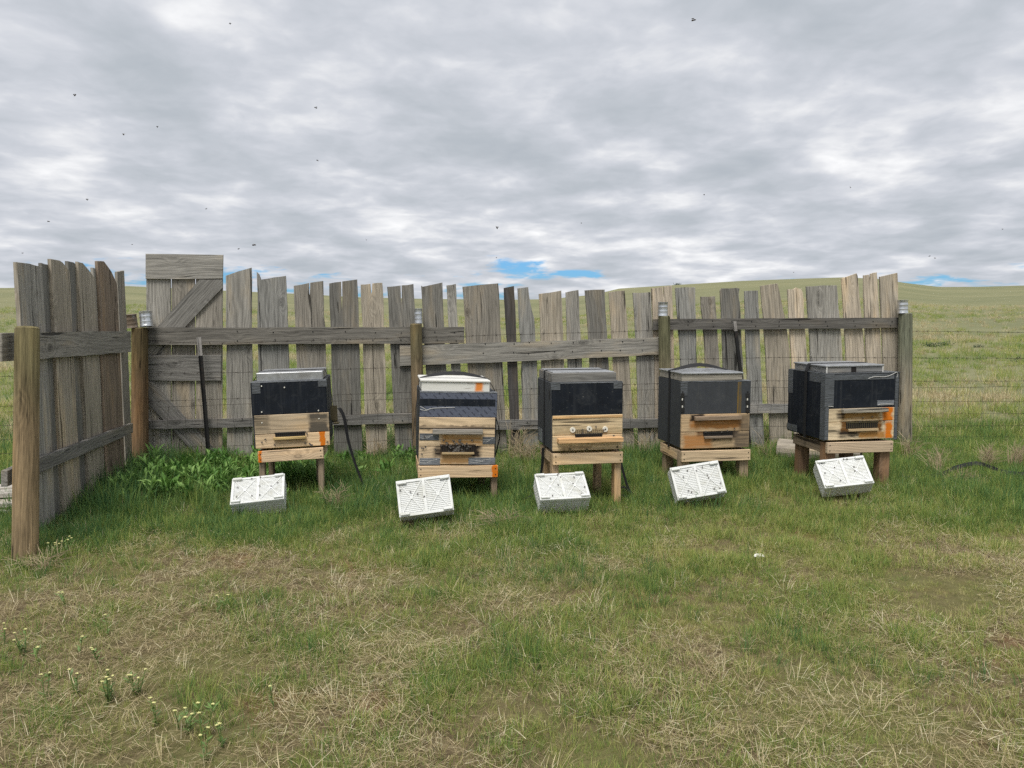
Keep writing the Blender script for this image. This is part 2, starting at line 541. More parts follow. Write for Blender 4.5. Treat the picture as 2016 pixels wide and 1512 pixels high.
def ground_mat():
    m, t, out = new_mat('soil_and_meadow')
    tc = t.n('ShaderNodeTexCoord').outputs['Object']
    flat = t.vmath('MULTIPLY', tc, (1, 1, 0))
    n1 = t.noise(flat, 1.1, 5, 0.6)
    n2 = t.noise(flat, 14, 6, 0.65)
    n3 = t.noise(flat, 90, 4, 0.6)
    near = t.ramp(t.math('ADD', t.math('MULTIPLY', n2, 0.6), t.math('MULTIPLY', n3, 0.4)),
                  [(0.30, (0.035, 0.025, 0.016)), (0.46, (0.112, 0.085, 0.048)), (0.60, (0.185, 0.148, 0.082)), (0.75, (0.32, 0.265, 0.155))])  # soil tones darkened to put shade between the blades into the colour
    near = t.mix(t.smooth(n1, 0.42, 0.62), near, t.mix(0.55, near, (0.125, 0.135, 0.042)))
    near = t.mix(t.math('MULTIPLY', t.smooth(t.noise(t.vmath('ADD', flat, (5, 3, 0)), 1.6, 4, 0.6), 0.55, 0.70), 0.35), near, t.mix(1.0, near, (1.45, 0.88, 0.72), 'MULTIPLY'))
    # distant pasture: green and bleached streaks
    st = t.vmath('MULTIPLY', flat, (0.35, 1.0, 1.0))
    f1 = t.noise(st, 0.065, 6, 0.62, 0.3)
    f2 = t.noise(st, 0.55, 6, 0.68, 0.4)
    f3 = t.noise(flat, 5.0, 5, 0.7)
    ff = t.math('ADD', t.math('MULTIPLY', f1, 0.42), t.math('ADD', t.math('MULTIPLY', f2, 0.36), t.math('MULTIPLY', f3, 0.22)))
    far = t.ramp(ff, [(0.36, (0.142, 0.152, 0.080)), (0.46, (0.178, 0.182, 0.098)), (0.54, (0.215, 0.210, 0.115)), (0.66, (0.28, 0.262, 0.152))])
    ln = t.n('ShaderNodeVectorMath', _operation='LENGTH'); t.put(ln.inputs[0], flat)
    fac = t.smooth(ln.outputs['Value'], 9.0, 14.0)
    col = t.mix(fac, near, far)
    principled(t, out, col, 0.95, 0, 0.1, t.math('ADD', n2, n3), 0.6, 0.02)
    return m


M['ground'] = ground_mat()


def leaf_mat(name, stops, trans=0.35, spread=0.5, rough=0.6):
    m, t, out = new_mat(name)
    ia = t.n('ShaderNodeAttribute', _attribute_type='INSTANCER', _attribute_name='tint')
    ba = t.n('ShaderNodeAttribute', _attribute_type='GEOMETRY', _attribute_name='blade')
    f = t.math('ADD', ia.outputs['Fac'], t.math('MULTIPLY', t.math('SUBTRACT', ba.outputs['Fac'], 0.5), spread))
    c = t.ramp(f, stops)
    b = t.n('ShaderNodeBsdfPrincipled')
    t.put(b.inputs['Base Color'], c)
    b.inputs['Roughness'].default_value = rough
    b.inputs['Specular IOR Level'].default_value = 0.25
    tr = t.n('ShaderNodeBsdfTranslucent'); t.put(tr.inputs[0], c)
    mx = t.n('ShaderNodeMixShader'); mx.inputs[0].default_value = trans
    t.l.new(b.outputs[0], mx.inputs[1]); t.l.new(tr.outputs[0], mx.inputs[2])
    t.l.new(mx.outputs[0], out.inputs[0])
    return m


M['grass'] = leaf_mat('grass_blade', [(0.0, (0.085, 0.185, 0.070)), (0.3, (0.165, 0.270, 0.072)), (0.55, (0.290, 0.365, 0.088)),
                                     (0.8, (0.46, 0.455, 0.15)), (1.0, (0.66, 0.58, 0.30))], 0.5)
M['straw'] = leaf_mat('dry_straw', [(0.0, (0.20, 0.145, 0.08)), (0.4, (0.42, 0.34, 0.19)), (0.75, (0.62, 0.53, 0.32)), (1.0, (0.80, 0.73, 0.52))], 0.35, 0.6)
M['weed'] = leaf_mat('weed_leaf', [(0.0, (0.062, 0.155, 0.035)), (0.5, (0.135, 0.270, 0.056)), (1.0, (0.28, 0.44, 0.13))], 0.3, 0.5, 0.5)
M['bud'] = plain('pale_yellow_bud', (0.58, 0.56, 0.24), 0.7, var=0.15)
M['dryweed'] = plain('dead_stalk', (0.34, 0.27, 0.17), 0.9, var=0.3, scale=30)
M['weedplain'] = plain('weed_green', (0.12, 0.19, 0.05), 0.6, var=0.3, scale=30)
M['shrub'] = plain('dark_shrub_leaf', (0.030, 0.052, 0.020), 0.8, var=0.3)

# ------------------------------------------------------------------ terrain
RIDGE_PX = [(0, 567), (250, 563), (440, 572), (600, 579), (700, 585), (820, 588), (1000, 590), (1080, 589), (1170, 580), (1219, 568),
            (1330, 561), (1460, 553), (1580, 548.5), (1660, 546), (1730, 549), (1790, 558), (1850, 565), (1930, 564.5), (2016, 562)]
_ra, _re = [], []
for px, py in RIDGE_PX:
    d = ray(px, py)
    _ra.append(math.atan2(d.x, d.y))
    _re.append(d.z / math.hypot(d.x, d.y))
_ra = [-1.3] + _ra + [1.3]
_re = [_re[0] * 0.9] + _re + [_re[-1] * 0.9]
RIDGE_R = 150.0


def vnoise(x, y, seed=0):
    x = np.asarray(x, float); y = np.asarray(y, float)
    xi = np.floor(x).astype(np.int64); yi = np.floor(y).astype(np.int64)
    xf = x - xi; yf = y - yi
    def h(a, b):
        n = (a * 374761393 + b * 668265263 + seed * 1442695041) & 0xffffffff
        n = ((n ^ (n >> 13)) * 1274126177) & 0xffffffff
        return ((n ^ (n >> 16)) & 0xffff) / 65535.0
    u = xf * xf * (3 - 2 * xf); v = yf * yf * (3 - 2 * yf)
    return (h(xi, yi) * (1 - u) + h(xi + 1, yi) * u) * (1 - v) + (h(xi, yi + 1) * (1 - u) + h(xi + 1, yi + 1) * u) * v


def fbm(x, y, seed=0, o=4):
    s = 0; a = 0.5; tot = 0
    for k in range(o):
        s = s + a * vnoise(np.asarray(x) * 2 ** k, np.asarray(y) * 2 ** k, seed + k); tot += a; a *= 0.5
    return s / tot


def height(x, y):
    x = np.asarray(x, float); y = np.asarray(y, float)
    r = np.hypot(x, y)
    az = np.arctan2(x, y)
    top = np.interp(az, _ra, _re) * RIDGE_R + CAMZ
    front = np.clip((np.cos(az) + 0.3) / 0.6, 0, 1)
    t = np.clip((r - 10.5) / (RIDGE_R - 10.5), 0, 1)
    up = t * (1.12 - 0.12 * t * t)
    up = np.where(r > RIDGE_R, np.clip(1 - ((r - RIDGE_R) / 260.0) ** 1.0, -0.6, 1), up)
    z = top * up * front
    roll = (fbm(x / 14.0 + 31, y / 14.0 + 7, 5, 3) - 0.5)
    z = z + roll * 0.55 * np.clip((r - 12) / 25, 0, 1) * np.clip((RIDGE_R * 0.9 - r) / 60, 0, 1)
    z = z + (fbm(x * 1.3, y * 1.3, 9, 3) - 0.5) * 0.05 * np.clip((r - 2) / 3, 0, 1) * np.clip((40 - r) / 20, 0, 1)
    return z


def make_ground():
    radii = np.concatenate([np.linspace(0.6, 14, 60), np.geomspace(14.6, RIDGE_R, 70), np.geomspace(RIDGE_R + 4, 3500, 26)])
    az = np.concatenate([np.linspace(-0.9, 0.9, 300), np.linspace(0.9, 2 * math.pi - 0.9, 90)[1:-1]])
    A, Rr = np.meshgrid(az, radii)
    X = Rr * np.sin(A); Y = Rr * np.cos(A)
    Z = height(X, Y)
    nr, na = X.shape
    v = np.stack([X, Y, Z], -1).reshape(-1, 3)
    v = np.vstack([v, [[0, 0, 0]]])
    f = []
    for i in range(nr - 1):
        for j in range(na):
            j2 = (j + 1) % na
            f.append((i * na + j, (i + 1) * na + j, (i + 1) * na + j2, i * na + j2))
    c = len(v) - 1
    for j in range(na):
        f.append((c, j, (j + 1) % na))
    me = bpy.data.meshes.new('ground')
    me.from_pydata(v.tolist(), [], f)
    me.validate()
    me.update()
    bm = bmesh.new(); bm.from_mesh(me)
    bmesh.ops.recalc_face_normals(bm, faces=bm.faces)
    bm.faces.ensure_lookup_table()
    if bm.faces[0].normal.z < 0: bmesh.ops.reverse_faces(bm, faces=bm.faces)
    bm.to_mesh(me); bm.free()
    me.materials.append(M['ground'])
    me.polygons.foreach_set('use_smooth', [True] * len(me.polygons))
    o = link('ground', me)
    tag(o, 'rough pasture ground rising to a low grassy ridge', 'ground', kind='structure')
    return o


make_ground()


def gz(x, y):
    return float(height(x, y))


# ------------------------------------------------------------------ fences
P_c = at(275, 700, 8.05); P_r = at(1782, 700, 9.15)
BACK = Plane((P_c.x, P_c.y), (P_r.x, P_r.y))
LEFT = Plane((-3.25, 4.9), (-3.83, 8.05))

GREY = (0.262, 0.248, 0.220); WARM = (0.310, 0.272, 0.216); DARK = (0.158, 0.151, 0.135); PALE = (0.415, 0.355, 0.278)
BROWN = (0.205, 0.160, 0.120); BLUEG = (0.235, 0.230, 0.212); CHAR = (0.068, 0.063, 0.060); MID = (0.228, 0.208, 0.176)


def outline(left, top, right, step=0.11, wob=0.0028):
    """close an outline (s,z): up the left edge, along the top, down the right edge, with ragged edges"""
    def rag(a, b, amp):
        n = max(2, int(math.hypot(b[0] - a[0], b[1] - a[1]) / step))
        o = []
        ph = random.uniform(0, 6)
        for k in range(1, n):
            f = k / n
            dx = amp * (random.uniform(-1, 1) + 0.9 * math.sin(ph + 5 * f))
            o.append((a[0] + (b[0] - a[0]) * f + dx, a[1] + (b[1] - a[1]) * f))
        return o
    pts = []
    L = list(left); Rg = list(right)
    ch = L + [None] + list(top) + [None] + Rg
    seq = L + list(top) + Rg
    nl = len(L); nt = len(top)
    for i in range(len(seq)):
        pts.append(seq[i])
        if i + 1 < len(seq):
            in_left = i < nl
            in_top = nl <= i < nl + nt - 1
            if in_top:
                a, b = seq[i], seq[i + 1]
                if math.hypot(b[0] - a[0], b[1] - a[1]) > 0.05:
                    mx = ((a[0] + b[0]) / 2 + random.uniform(-.004, .004), (a[1] + b[1]) / 2 + random.uniform(-.006, .004))
                    pts.append(mx)
            else:
                pts += rag(seq[i], seq[i + 1], wob)
    return pts


def plank(plane, parent, left, top, right, off=0.0, th=0.024, color=GREY, mat='old_v', name='plank', wob=0.0028, twist=None, hole=None):
    pts = outline(left, top, right, wob=wob)
    b0 = ((left[0][0] + right[-1][0]) / 2, left[0][1])
    t0 = ((top[0][0] + top[-1][0]) / 2, (top[0][1] + top[-1][1]) / 2)
    lean = math.atan2(t0[0] - b0[0], t0[1] - b0[1])
    ca, sa = math.cos(lean), math.sin(lean)
    loc = [((s - b0[0]) * ca - (z - b0[1]) * sa, (s - b0[0]) * sa + (z - b0[1]) * ca) for s, z in pts]
    mb = MB().prism(loc, 0, th)
    bmesh.ops.bevel(mb.bm, geom=[e for e in mb.bm.edges if abs((e.verts[0].co - e.verts[1].co).y) < 1e-6], offset=0.0025, segments=1, affect='EDGES')
    tw = random.uniform(-0.02, 0.02) if twist is None else twist
    return mb.build(name, M[mat], parent, plane.mat(b0[0], b0[1], off + random.uniform(-0.003, 0.001), lean, tw), color=color)


def beam(plane, parent, a, b, c, d, off0, off1, color, name='rail', mat='old_x', pad=0.0):
    """board lying along the plane: pixel corners a (top left) b (top right) c (bottom right) d (bottom left), faces at off1 (front) and off0 (back)"""
    A = plane.sz(*a, off1); B = plane.sz(*b, off1); C = plane.sz(*c, off1); D = plane.sz(*d, off1)
    cx = (A[0] + B[0] + C[0] + D[0]) / 4; cz = (A[1] + B[1] + C[1] + D[1]) / 4
    ang = math.atan2((B[1] + C[1] - A[1] - D[1]) / 2, (B[0] + C[0] - A[0] - D[0]) / 2)
    ca, sa = math.cos(-ang), math.sin(-ang)
    q = []
    def lc(p): return ((p[0] - cx) * ca - (p[1] - cz) * sa, (p[0] - cx) * sa + (p[1] - cz) * ca)
    for p0, p1 in ((D, A), (A, B), (B, C), (C, D)):
        p0 = lc(p0); p1 = lc(p1)
        ln = math.hypot(p1[0] - p0[0], p1[1] - p0[1])
        n = max(1, int(ln / 0.2)) if ln > 0.5 else 1
        for k in range(n):
            f = k / n
            jz = random.uniform(-0.0035, 0.0035) if k else 0
            q.append((p0[0] + (p1[0] - p0[0]) * f, p0[1] + (p1[1] - p0[1]) * f + jz))
    mb = MB().prism(q, 0, off1 - off0)
    bmesh.ops.bevel(mb.bm, geom=[e for e in mb.bm.edges if abs((e.verts[0].co - e.verts[1].co).y) < 1e-6], offset=0.004, segments=1, affect='EDGES')
    m = plane.mat(cx, cz, off1, -ang)
    return mb.build(name, M[mat], parent, m, color=color)


def post(plane, parent, pxt, pyt, pxb, pyb, rpx, off, color, name='post', ground=None):
    """round post: top centre pixel, pixel of its axis lower down, radius in pixels"""
    st, zt = plane.sz(pxt, pyt, off)
    sb, zb = plane.sz(pxb, pyb, off)
    s0 = st + (sb - st) * (zt + 0.12) / (zt - zb)
    top = plane.world(st, zt, off); bot = plane.world(s0, -0.12, off)
    r = rpx / FPX * top.y
    ln = (top - bot).length
    mb = MB()
    mb.cyl((0, 0, 0), (0, 0, ln - 0.012), r * 1.07, r, 18, True, 0.018, 9)
    mb.cyl((0, 0, ln - 0.012), (0, 0, ln), r, r * 0.9, 18, True, 0.01)
    q = (top - bot).normalized().to_track_quat('Z', 'Y').to_matrix().to_4x4()
    return mb.build(name, M['post'], parent, Matrix.Translation(bot) @ q, smooth=False, color=color)


fence_b = empty('plank_fence', 'long weathered grey plank fence with jagged tops standing behind the five hives', 'fence', mat=Matrix.Translation(BACK.world(0, 0)))
fence_l = empty('plank_fence', 'short brown plank fence with curved tops along the left side of the yard', 'fence', mat=Matrix.Translation(LEFT.world(0, 0)))
gate = empty('board_gate', 'tall grey board gate with diagonal braces standing in the left corner', 'gate', mat=Matrix.Translation(BACK.world(0.3, 0)))
for e in (fence_b, fence_l, gate):
    e['inv'] = 1


def keep(root):
    """children were built in world coordinates: express them relative to their root"""
    inv = root.matrix_world.inverted()
    for c in root.children:
        c.matrix_basis = inv @ c.matrix_basis
    if 'inv' in root: del root['inv']


# back planks: (top outline px list), (mid-left,mid-right at y), (bottom left,right at y=890), tone
ZB = -0.04
planks = [
    ([(444.2, 542.7), (494.8, 526.8)], (446, 496, 690), (446, 497), GREY),
    ([(505, 535), (510, 540), (513, 551), (540, 546), (562.5, 543)], (508, 568, 690), (512, 570), BLUEG),
    ([(578, 562.5), (608, 557), (609.5, 596), (610.5, 556.5), (636, 553)], (583, 641, 690), (590, 645), MID),
    ([(648, 558), (671.5, 554.5), (673, 628), (673.6, 554), (703, 550)], (652, 708, 690), (658, 713), DARK),
    ([(710, 560), (729, 558.5), (731, 585), (733, 558), (752.5, 556.5)], (714.5, 757, 690), (722, 763), WARM),
    ([(762, 564.5), (788.5, 562), (791, 612), (790.6, 561.6), (814, 559)], (769, 821, 690), (779, 832), DARK),
    ([(829, 564.6), (829.8, 562), (832, 565), (871, 556)], (836, 876, 690), (848, 892), DARK),
    ([(879, 561.7), (897.5, 558.7)], (886, 904, 690), (900, 920), GREY),
    ([(910.5, 564.6), (981, 557.7)], (919, 988, 690), (932, 1000), MID),
    ([(992, 567), (1012, 563)], (998, 1018, 690), (1008, 1026), CHAR),
    ([(1019, 567.6), (1040, 565), (1045, 600), (1052, 627)], (1026, 1056, 690), (1031, 1062), BLUEG),
    ([(1061, 578.5), (1105, 572)], (1065, 1110, 690), (1072, 1116), WARM),
    ([(1114, 575.5), (1139, 570.6)], (1117, 1145, 690), (1126, 1155), GREY),
    ([(1151.5, 571.6), (1190.6, 570)], (1160, 1197, 690), (1168, 1207), DARK),
    ([(1199, 575.5), (1230, 572)], (1206, 1238, 690), (1215, 1250), WARM),
    ([(1246, 576.5), (1281, 575)], (1253, 1287, 690), (1258, 1290), GREY),
    ([(1282.5, 567.6), (1305, 564.5), (1306.5, 592), (1307.2, 564.2), (1323, 561.7)], (1288, 1327, 690), (1292, 1332), PALE),
    ([(1329.5, 566.6), (1369, 565.6)], (1339, 1371, 690), (1345, 1376), BLUEG),
    ([(1380, 584), (1408, 583)], (1388, 1415, 690), (1400, 1425), MID),
    ([(1418, 571), (1421, 567.5), (1450, 566.6), (1456.5, 568), (1454, 580), (1457, 596)], (1423, 1461, 690), (1430, 1470), DARK),
    ([(1466, 573), (1492, 572)], (1469, 1497, 690), (1478, 1505), BLUEG),
    ([(1498, 563), (1527, 558.5), (1529, 588), (1528.6, 558.2), (1531, 557.7), (1538, 590), (1545, 622)], (1508, 1555, 690), (1518, 1560), WARM),
    ([(1551, 569.6), (1562, 570), (1568, 566), (1578, 569), (1581, 576)], (1558, 1588, 690), (1566, 1600), PALE),
    ([(1587, 564), (1617, 562), (1647.7, 561.7)], (1595, 1658, 690), (1600, 1668), GREY),
    ([(1657.6, 548), (1687, 538), (1689, 543)], (1666, 1702, 690), (1674, 1710), PALE),
    ([(1701, 542), (1711.5, 540.5), (1713, 556), (1714.5, 539), (1726.6, 536)], (1705, 1735, 690), (1714, 1740), PALE),
    ([(1732, 545), (1767, 537), (1768, 590)], (1738, 1771, 690), (1742, 1778), WARM),
]
for i, (tp, (ml, mr, my), (bl, br_), tone) in enumerate(planks):
    off = -0.001
    top = [BACK.sz(x, y, off) for x, y in tp]
    L = [(BACK.sz(bl, 890, off)[0], ZB), BACK.sz(ml, my, off)]
    Rr = [BACK.sz(mr, my, off), (BACK.sz(br_, 890, off)[0], ZB)]
    kf = random.uniform(0.9, 1.1); tone = tuple(c * kf * 1.12 for c in tone)
    plank(BACK, fence_b, L, top, Rr, off, 0.024, tone, wob=0.0045 if i in (1, 2, 4, 10, 18, 19, 21) else 0.0025)

beam(BACK, fence_b, (288, 645), (914, 643.5), (914, 675.5), (288, 679), 0.003, 0.042, (0.185, 0.172, 0.15))
beam(BACK, fence_b, (288, 829), (812, 814), (812, 833.5), (288, 845), 0.003, 0.040, (0.180, 0.172, 0.16))
beam(BACK, fence_b, (787, 680.5), (1297, 664.5), (1297, 699), (787, 721), 0.003, 0.042, (0.27, 0.255, 0.225))
beam(BACK, fence_b, (826, 829), (1298, 824.5), (1298, 842), (826, 848), 0.003, 0.040, (0.195, 0.188, 0.175))
beam(BACK, fence_b, (1286, 628.5), (1774, 625), (1774, 645.5), (1286, 650), 0.003, 0.042, (0.128, 0.12, 0.108))
beam(BACK, fence_b, (1310, 799), (1774, 792), (1774, 809), (1310, 816), 0.003, 0.040, (0.26, 0.25, 0.235))
nail_me = MB().cyl((0, 0, 0), (0, -0.003, 0), 0.0062, seg=7).mesh('nail', M['steel'])
for tp, (ml, mr, my), _b, _t in planks:
    mx_ = (ml + mr) / 2
    for lo, hi, rows in ((288, 914, (654, 670)), (925, 1290, (678, 697)), (1320, 1770, (632, 641)), (440, 806, (826,)), (985, 1290, (832,))):
        if lo < mx_ < hi:
            for k_, r_ in enumerate(rows):
                q = BACK.sz(mx_ + random.uniform(-6, 6), r_ + random.uniform(-2, 2) - (0 if lo != 925 else 8 * (mx_ - 925) / 365), 0.044)
                link('nail', nail_me, fence_b, BACK.mat(q[0], q[1], 0.044))
post(BACK, fence_b, 275, 645, 275.5, 900, 15, 0.11, (0.165, 0.105, 0.058))
post(BACK, fence_b, 819, 637, 824, 880, 11.5, 0.11, (0.20, 0.145, 0.09))
post(BACK, fence_b, 1307.5, 622, 1311, 860, 11.5, 0.11, (0.21, 0.175, 0.11))
post(BACK, fence_b, 1782.5, 616, 1781, 865, 12.5, 0.11, (0.235, 0.21, 0.165))
keep(fence_b)

# gate in the corner
def gate_board(tl, tr, br_, bl, off, tone, th=0.022):
    top = [BACK.sz(*tl, off), BACK.sz(*tr, off)]
    plank(BACK, gate, [(BACK.sz(*bl, off)[0], BACK.sz(*bl, off)[1] if bl[1] < 895 else ZB)], top, [(BACK.sz(*br_, off)[0], BACK.sz(*br_, off)[1] if br_[1] < 895 else ZB)], off, th, tone, name='board', wob=0.0012, twist=0)


gate_board((288, 510), (335.5, 510), (335.5, 900), (288, 900), -0.026, tuple(c * 1.18 for c in GREY))
gate_board((337.5, 510), (383, 510), (383, 900), (337.5, 900), -0.026, tuple(c * 1.25 for c in MID))
gate_board((385.5, 510), (438, 510), (437, 900), (385.5, 900), -0.026, tuple(c * 1.3 for c in MID))
beam(BACK, gate, (286.3, 499.4), (439.2, 501.7), (438.4, 548.6), (286.3, 549), -0.024, -0.001, (0.30, 0.285, 0.255), name='cross_board')
beam(BACK, gate, (289, 699), (435.5, 699), (435, 749.8), (289, 749), -0.024, -0.001, (0.215, 0.205, 0.188), name='cross_board')
beam(BACK, gate, (289, 898), (437, 896), (437, 925), (289, 925), -0.024, -0.001, (0.2, 0.19, 0.175), name='cross_board')


def gate_brace(pxs, tone):
    q = [BACK.sz(*p, -0.001) for p in pxs]
    cx = sum(p[0] for p in q) / len(q); cz = sum(p[1] for p in q) / len(q)
    a, b = q[0], q[-1]
    ang = math.atan2(b[1] - a[1], b[0] - a[0])
    ca, sa = math.cos(-ang), math.sin(-ang)
    loc = [((s - cx) * ca - (z - cz) * sa, (s - cx) * sa + (z - cz) * ca) for s, z in q]
    MB().prism(loc, 0, 0.023).build('brace', M['old_x'], gate, BACK.mat(cx, cz, -0.001, -ang), color=tone)


gate_brace([(290, 665), (290, 698), (312, 698), (438, 566), (438, 550.5), (393, 550.5)], (0.225, 0.215, 0.195))
gate_brace([(289.5, 794), (289.5, 751.5), (299, 751.5), (432, 895), (386, 895)], (0.215, 0.205, 0.188))
keep(gate)

# left fence
lp = [
    ([(34, 516), (58, 519), (84, 524.5)], 0.0, GREY), ([(82, 517.6), (95, 521), (106, 526)], -0.027, DARK),
    ([(101.5, 509.7), (119, 513), (128, 522), (137, 533.6)], 0.0, WARM), ([(135, 514), (146, 516.5), (158, 531)], -0.027, DARK),
    ([(155, 515), (164, 517.6), (188, 548)], 0.0, WARM), ([(184, 527), (194, 532), (206, 545)], -0.027, GREY),
    ([(194, 514), (206, 514.5), (220, 535), (230, 559)], 0.0, BROWN), ([(232, 535), (245, 532.5)], -0.027, MID),
]
for tp, off, tone in lp:
    top = [LEFT.sz(x, y, off) for x, y in tp]
    tone = tuple(c * 1.18 for c in tone)
    plank(LEFT, fence_l, [(top[0][0] + random.uniform(-.01, .01), ZB)], top, [(top[-1][0] + random.uniform(-.01, .01), ZB)], off, 0.026, tone, wob=0.003)
beam(LEFT, fence_l, (4, 655), (258, 652), (258, 693), (4, 712), 0.003, 0.045, (0.27, 0.25, 0.215))
beam(LEFT, fence_l, (15, 926), (262, 833), (262, 852), (15, 958), 0.003, 0.043, (0.20, 0.19, 0.172))
post(LEFT, fence_l, 54, 644, 50, 1080, 21.5, 0.150, (0.235, 0.172, 0.098))
keep(fence_l)

# ------------------------------------------------------------------ tin cans on the posts
def can(px0, px1, py0, py1, plane, off, label, tilt=(0, 0), mat='tin'):
    c = plane.sz((px0 + px1) / 2, py1, off); p = plane.world(c[0], c[1], off)
    r = (px1 - px0) / 2 / FPX * p.y
    h = (py1 - py0) / FPX * p.y
    root = empty('tin_can', label, 'can', 'tin cans on the fence posts', Matrix.Translation(p) @ Euler((tilt[0], tilt[1], random.uniform(0, 3))).to_matrix().to_4x4())
    mb = MB()
    zs = [0, 0.06, 0.08, 0.30, 0.33, 0.36, 0.40, 0.62, 0.65, 0.68, 0.72, 0.93, 0.95, 1.0]
    rs = [1.0, 1.0, .965, .965, .99, .965, .95, .965, .99, .965, .95, .965, 1.0, 1.0]
    seg = 24
    prev = None
    for z, k in zip(zs, rs):
        ring = [mb.bm.verts.new((math.cos(2 * math.pi * i / seg) * r * k, math.sin(2 * math.pi * i / seg) * r * k, z * h)) for i in range(seg)]
        if prev:
            for i in range(seg):
                mb.bm.faces.new((prev[i], prev[(i + 1) % seg], ring[(i + 1) % seg], ring[i]))
        prev = ring
    mb.build('can_wall', M[mat], root, smooth=True)
    mb = MB().cyl((0, 0, h * 0.96), (0, 0, h * 0.985), r * 0.95, seg=24)
    mb.build('can_end', M[mat], root)
    return root


can(247.5, 271.5, 619, 645, BACK, 0.14, 'brown-and-grey tin can leaning outward on the corner post, left of its twin', (-0.05, -0.10), 'brown_tin')
can(276.5, 301, 613.5, 643, BACK, 0.12, 'bright tin can tilted inward on the corner post beside the gate', (0.06, 0.12))
can(816, 832.5, 608, 637, BACK, 0.11, 'narrow tin can on the brown post behind the white-lidded hive', (0, 0.07))
can(1295, 1314.5, 595, 622, BACK, 0.11, 'upright tin can on the post behind the yellow-streaked hive', (0, 0.0))
can(1767, 1787, 591, 617, BACK, 0.11, 'tin can on the rightmost fence post', (0, 0.04))

# ------------------------------------------------------------------ wire fence
wire = empty('wire_fence', 'thin rusty barbed and woven wire fence running past the planks to the right', 'fence', mat=Matrix.Translation(BACK.world(0, 0)))
WOFF = 0.075
S0 = -5.0
S1 = BACK.sz(2016, 700, WOFF)[0] + 3.0


def wline(pxpts):
    sz = [BACK.sz(x, y, WOFF) for x, y in pxpts]
    ss = [p[0] for p in sz]; zs = [p[1] for p in sz]
    return lambda s: float(np.interp(s, ss, zs))


lines = [
    ('barbed_wire', [(0, 668), (440, 676), (830, 664), (920, 661.5), (1295, 650.5), (1795, 652), (2016, 654.5)]),
    ('barbed_wire', [(0, 741), (440, 734), (700, 726), (830, 723), (1150, 711.5), (1540, 703.5), (1795, 704.5), (2016, 705.5)]),
    ('barbed_wire', [(0, 800), (440, 786), (700, 776), (1000, 767), (1240, 757), (1500, 750), (1780, 750.5), (2016, 750)]),
    ('line_wire', [(0, 812), (440, 797), (700, 788), (1000, 778), (1240, 768.5), (1500, 762.5), (1780, 763.5), (2016, 761)]),
    ('line_wire', [(0, 838), (440, 826), (700, 816), (1240, 797), (1500, 789), (1780, 790.5), (2016, 790)]),
    ('line_wire', [(0, 866), (440, 852), (700, 843), (1240, 823), (1500, 815), (1780, 815), (2016, 814.5)]),
    ('line_wire', [(0, 893), (440, 878), (700, 870), (1240, 848), (1500, 840), (1780, 839), (2016, 838)]),
    ('line_wire', [(0, 915), (440, 901), (700, 893), (1240, 870), (1500, 862), (1780, 860), (2016, 859)]),
]
fns = []
for nm, pts in lines:
    f = wline(pts)
    fns.append(f)
    mb = MB()
    n = 60
    P = []
    for k in range(n + 1):
        s = S0 + (S1 - S0) * k / n
        P.append(BACK.world(s, f(s) + random.uniform(-0.003, 0.003), WOFF + random.uniform(-0.004, 0.004)))
    mb.tube(P, 0.0018, 4)
    if nm == 'barbed_wire':
        s = S0
        while s < S1:
            c = BACK.world(s, f(s), WOFF)
            for _ in range(2):
                dv = Vector((random.uniform(-1, 1), random.uniform(-1, 1), random.uniform(-1, 1))).normalized() * 0.016
                mb.tube([c - dv, c + dv], 0.0018, 3)
            s += 0.13
    mb.build(nm, M['wire'], wire)
s = S0
me_count = 0
while s < S1:
    mb = MB()
    P = [BACK.world(s + random.uniform(-0.012, 0.012), fns[k](s), WOFF + 0.003) for k in range(3, 8)]
    P.append(BACK.world(s, -0.02, WOFF + 0.003))
    mb.tube(P, 0.0014, 4)
    mb.build('stay_wire', M['wire'], wire)
    s += 0.165
keep(wire)

# steel stakes leaning on the fence
def stake(pt, pb, off, label, worn):
    st = BACK.sz(*pt, off); sb = BACK.sz(*pb, off)
    k = (st[1] + 0.1) / (st[1] - sb[1])
    top = BACK.world(st[0], st[1], off); bot = BACK.world(st[0] + (sb[0] - st[0]) * k, -0.1, off)
    ln = (top - bot).length
    q = (top - bot).normalized().to_track_quat('Z', 'Y').to_matrix().to_4x4()
    root = empty('steel_stake', label, 'stake', 'steel stakes against the plank fence', Matrix.Translation(bot) @ q @ Matrix.Rotation(R(-8), 4, 'Z'))
    MB().box(-0.022, 0.022, -0.003, 0.003, 0, ln - worn).box(-0.003, 0.003, 0.003, 0.034, 0, ln - worn).build('shaft', M['steel'], root)
    MB().box(-0.022, 0.022, -0.003, 0.003, ln - worn, ln).box(-0.003, 0.003, 0.003, 0.034, ln - worn, ln).build('worn_tip', M['steel_worn'], root)


stake((389.5, 664), (409, 900), 0.10, 'long black steel stake with a scraped pale tip leaning against the gate', 0.19)
stake((1443.5, 633), (1474, 880), 0.10, 'black steel stake against the right end of the fence behind the yellow-streaked hive', 0.11)

# ------------------------------------------------------------------ hives
YAW = R(9.5)
ORANGE = (0.62, 0.17, 0.012)
SOOT = (0.022, 0.016, 0.012)
ROT = (0.16, 0.075, 0.022)
PINE = (0.47, 0.315, 0.175)


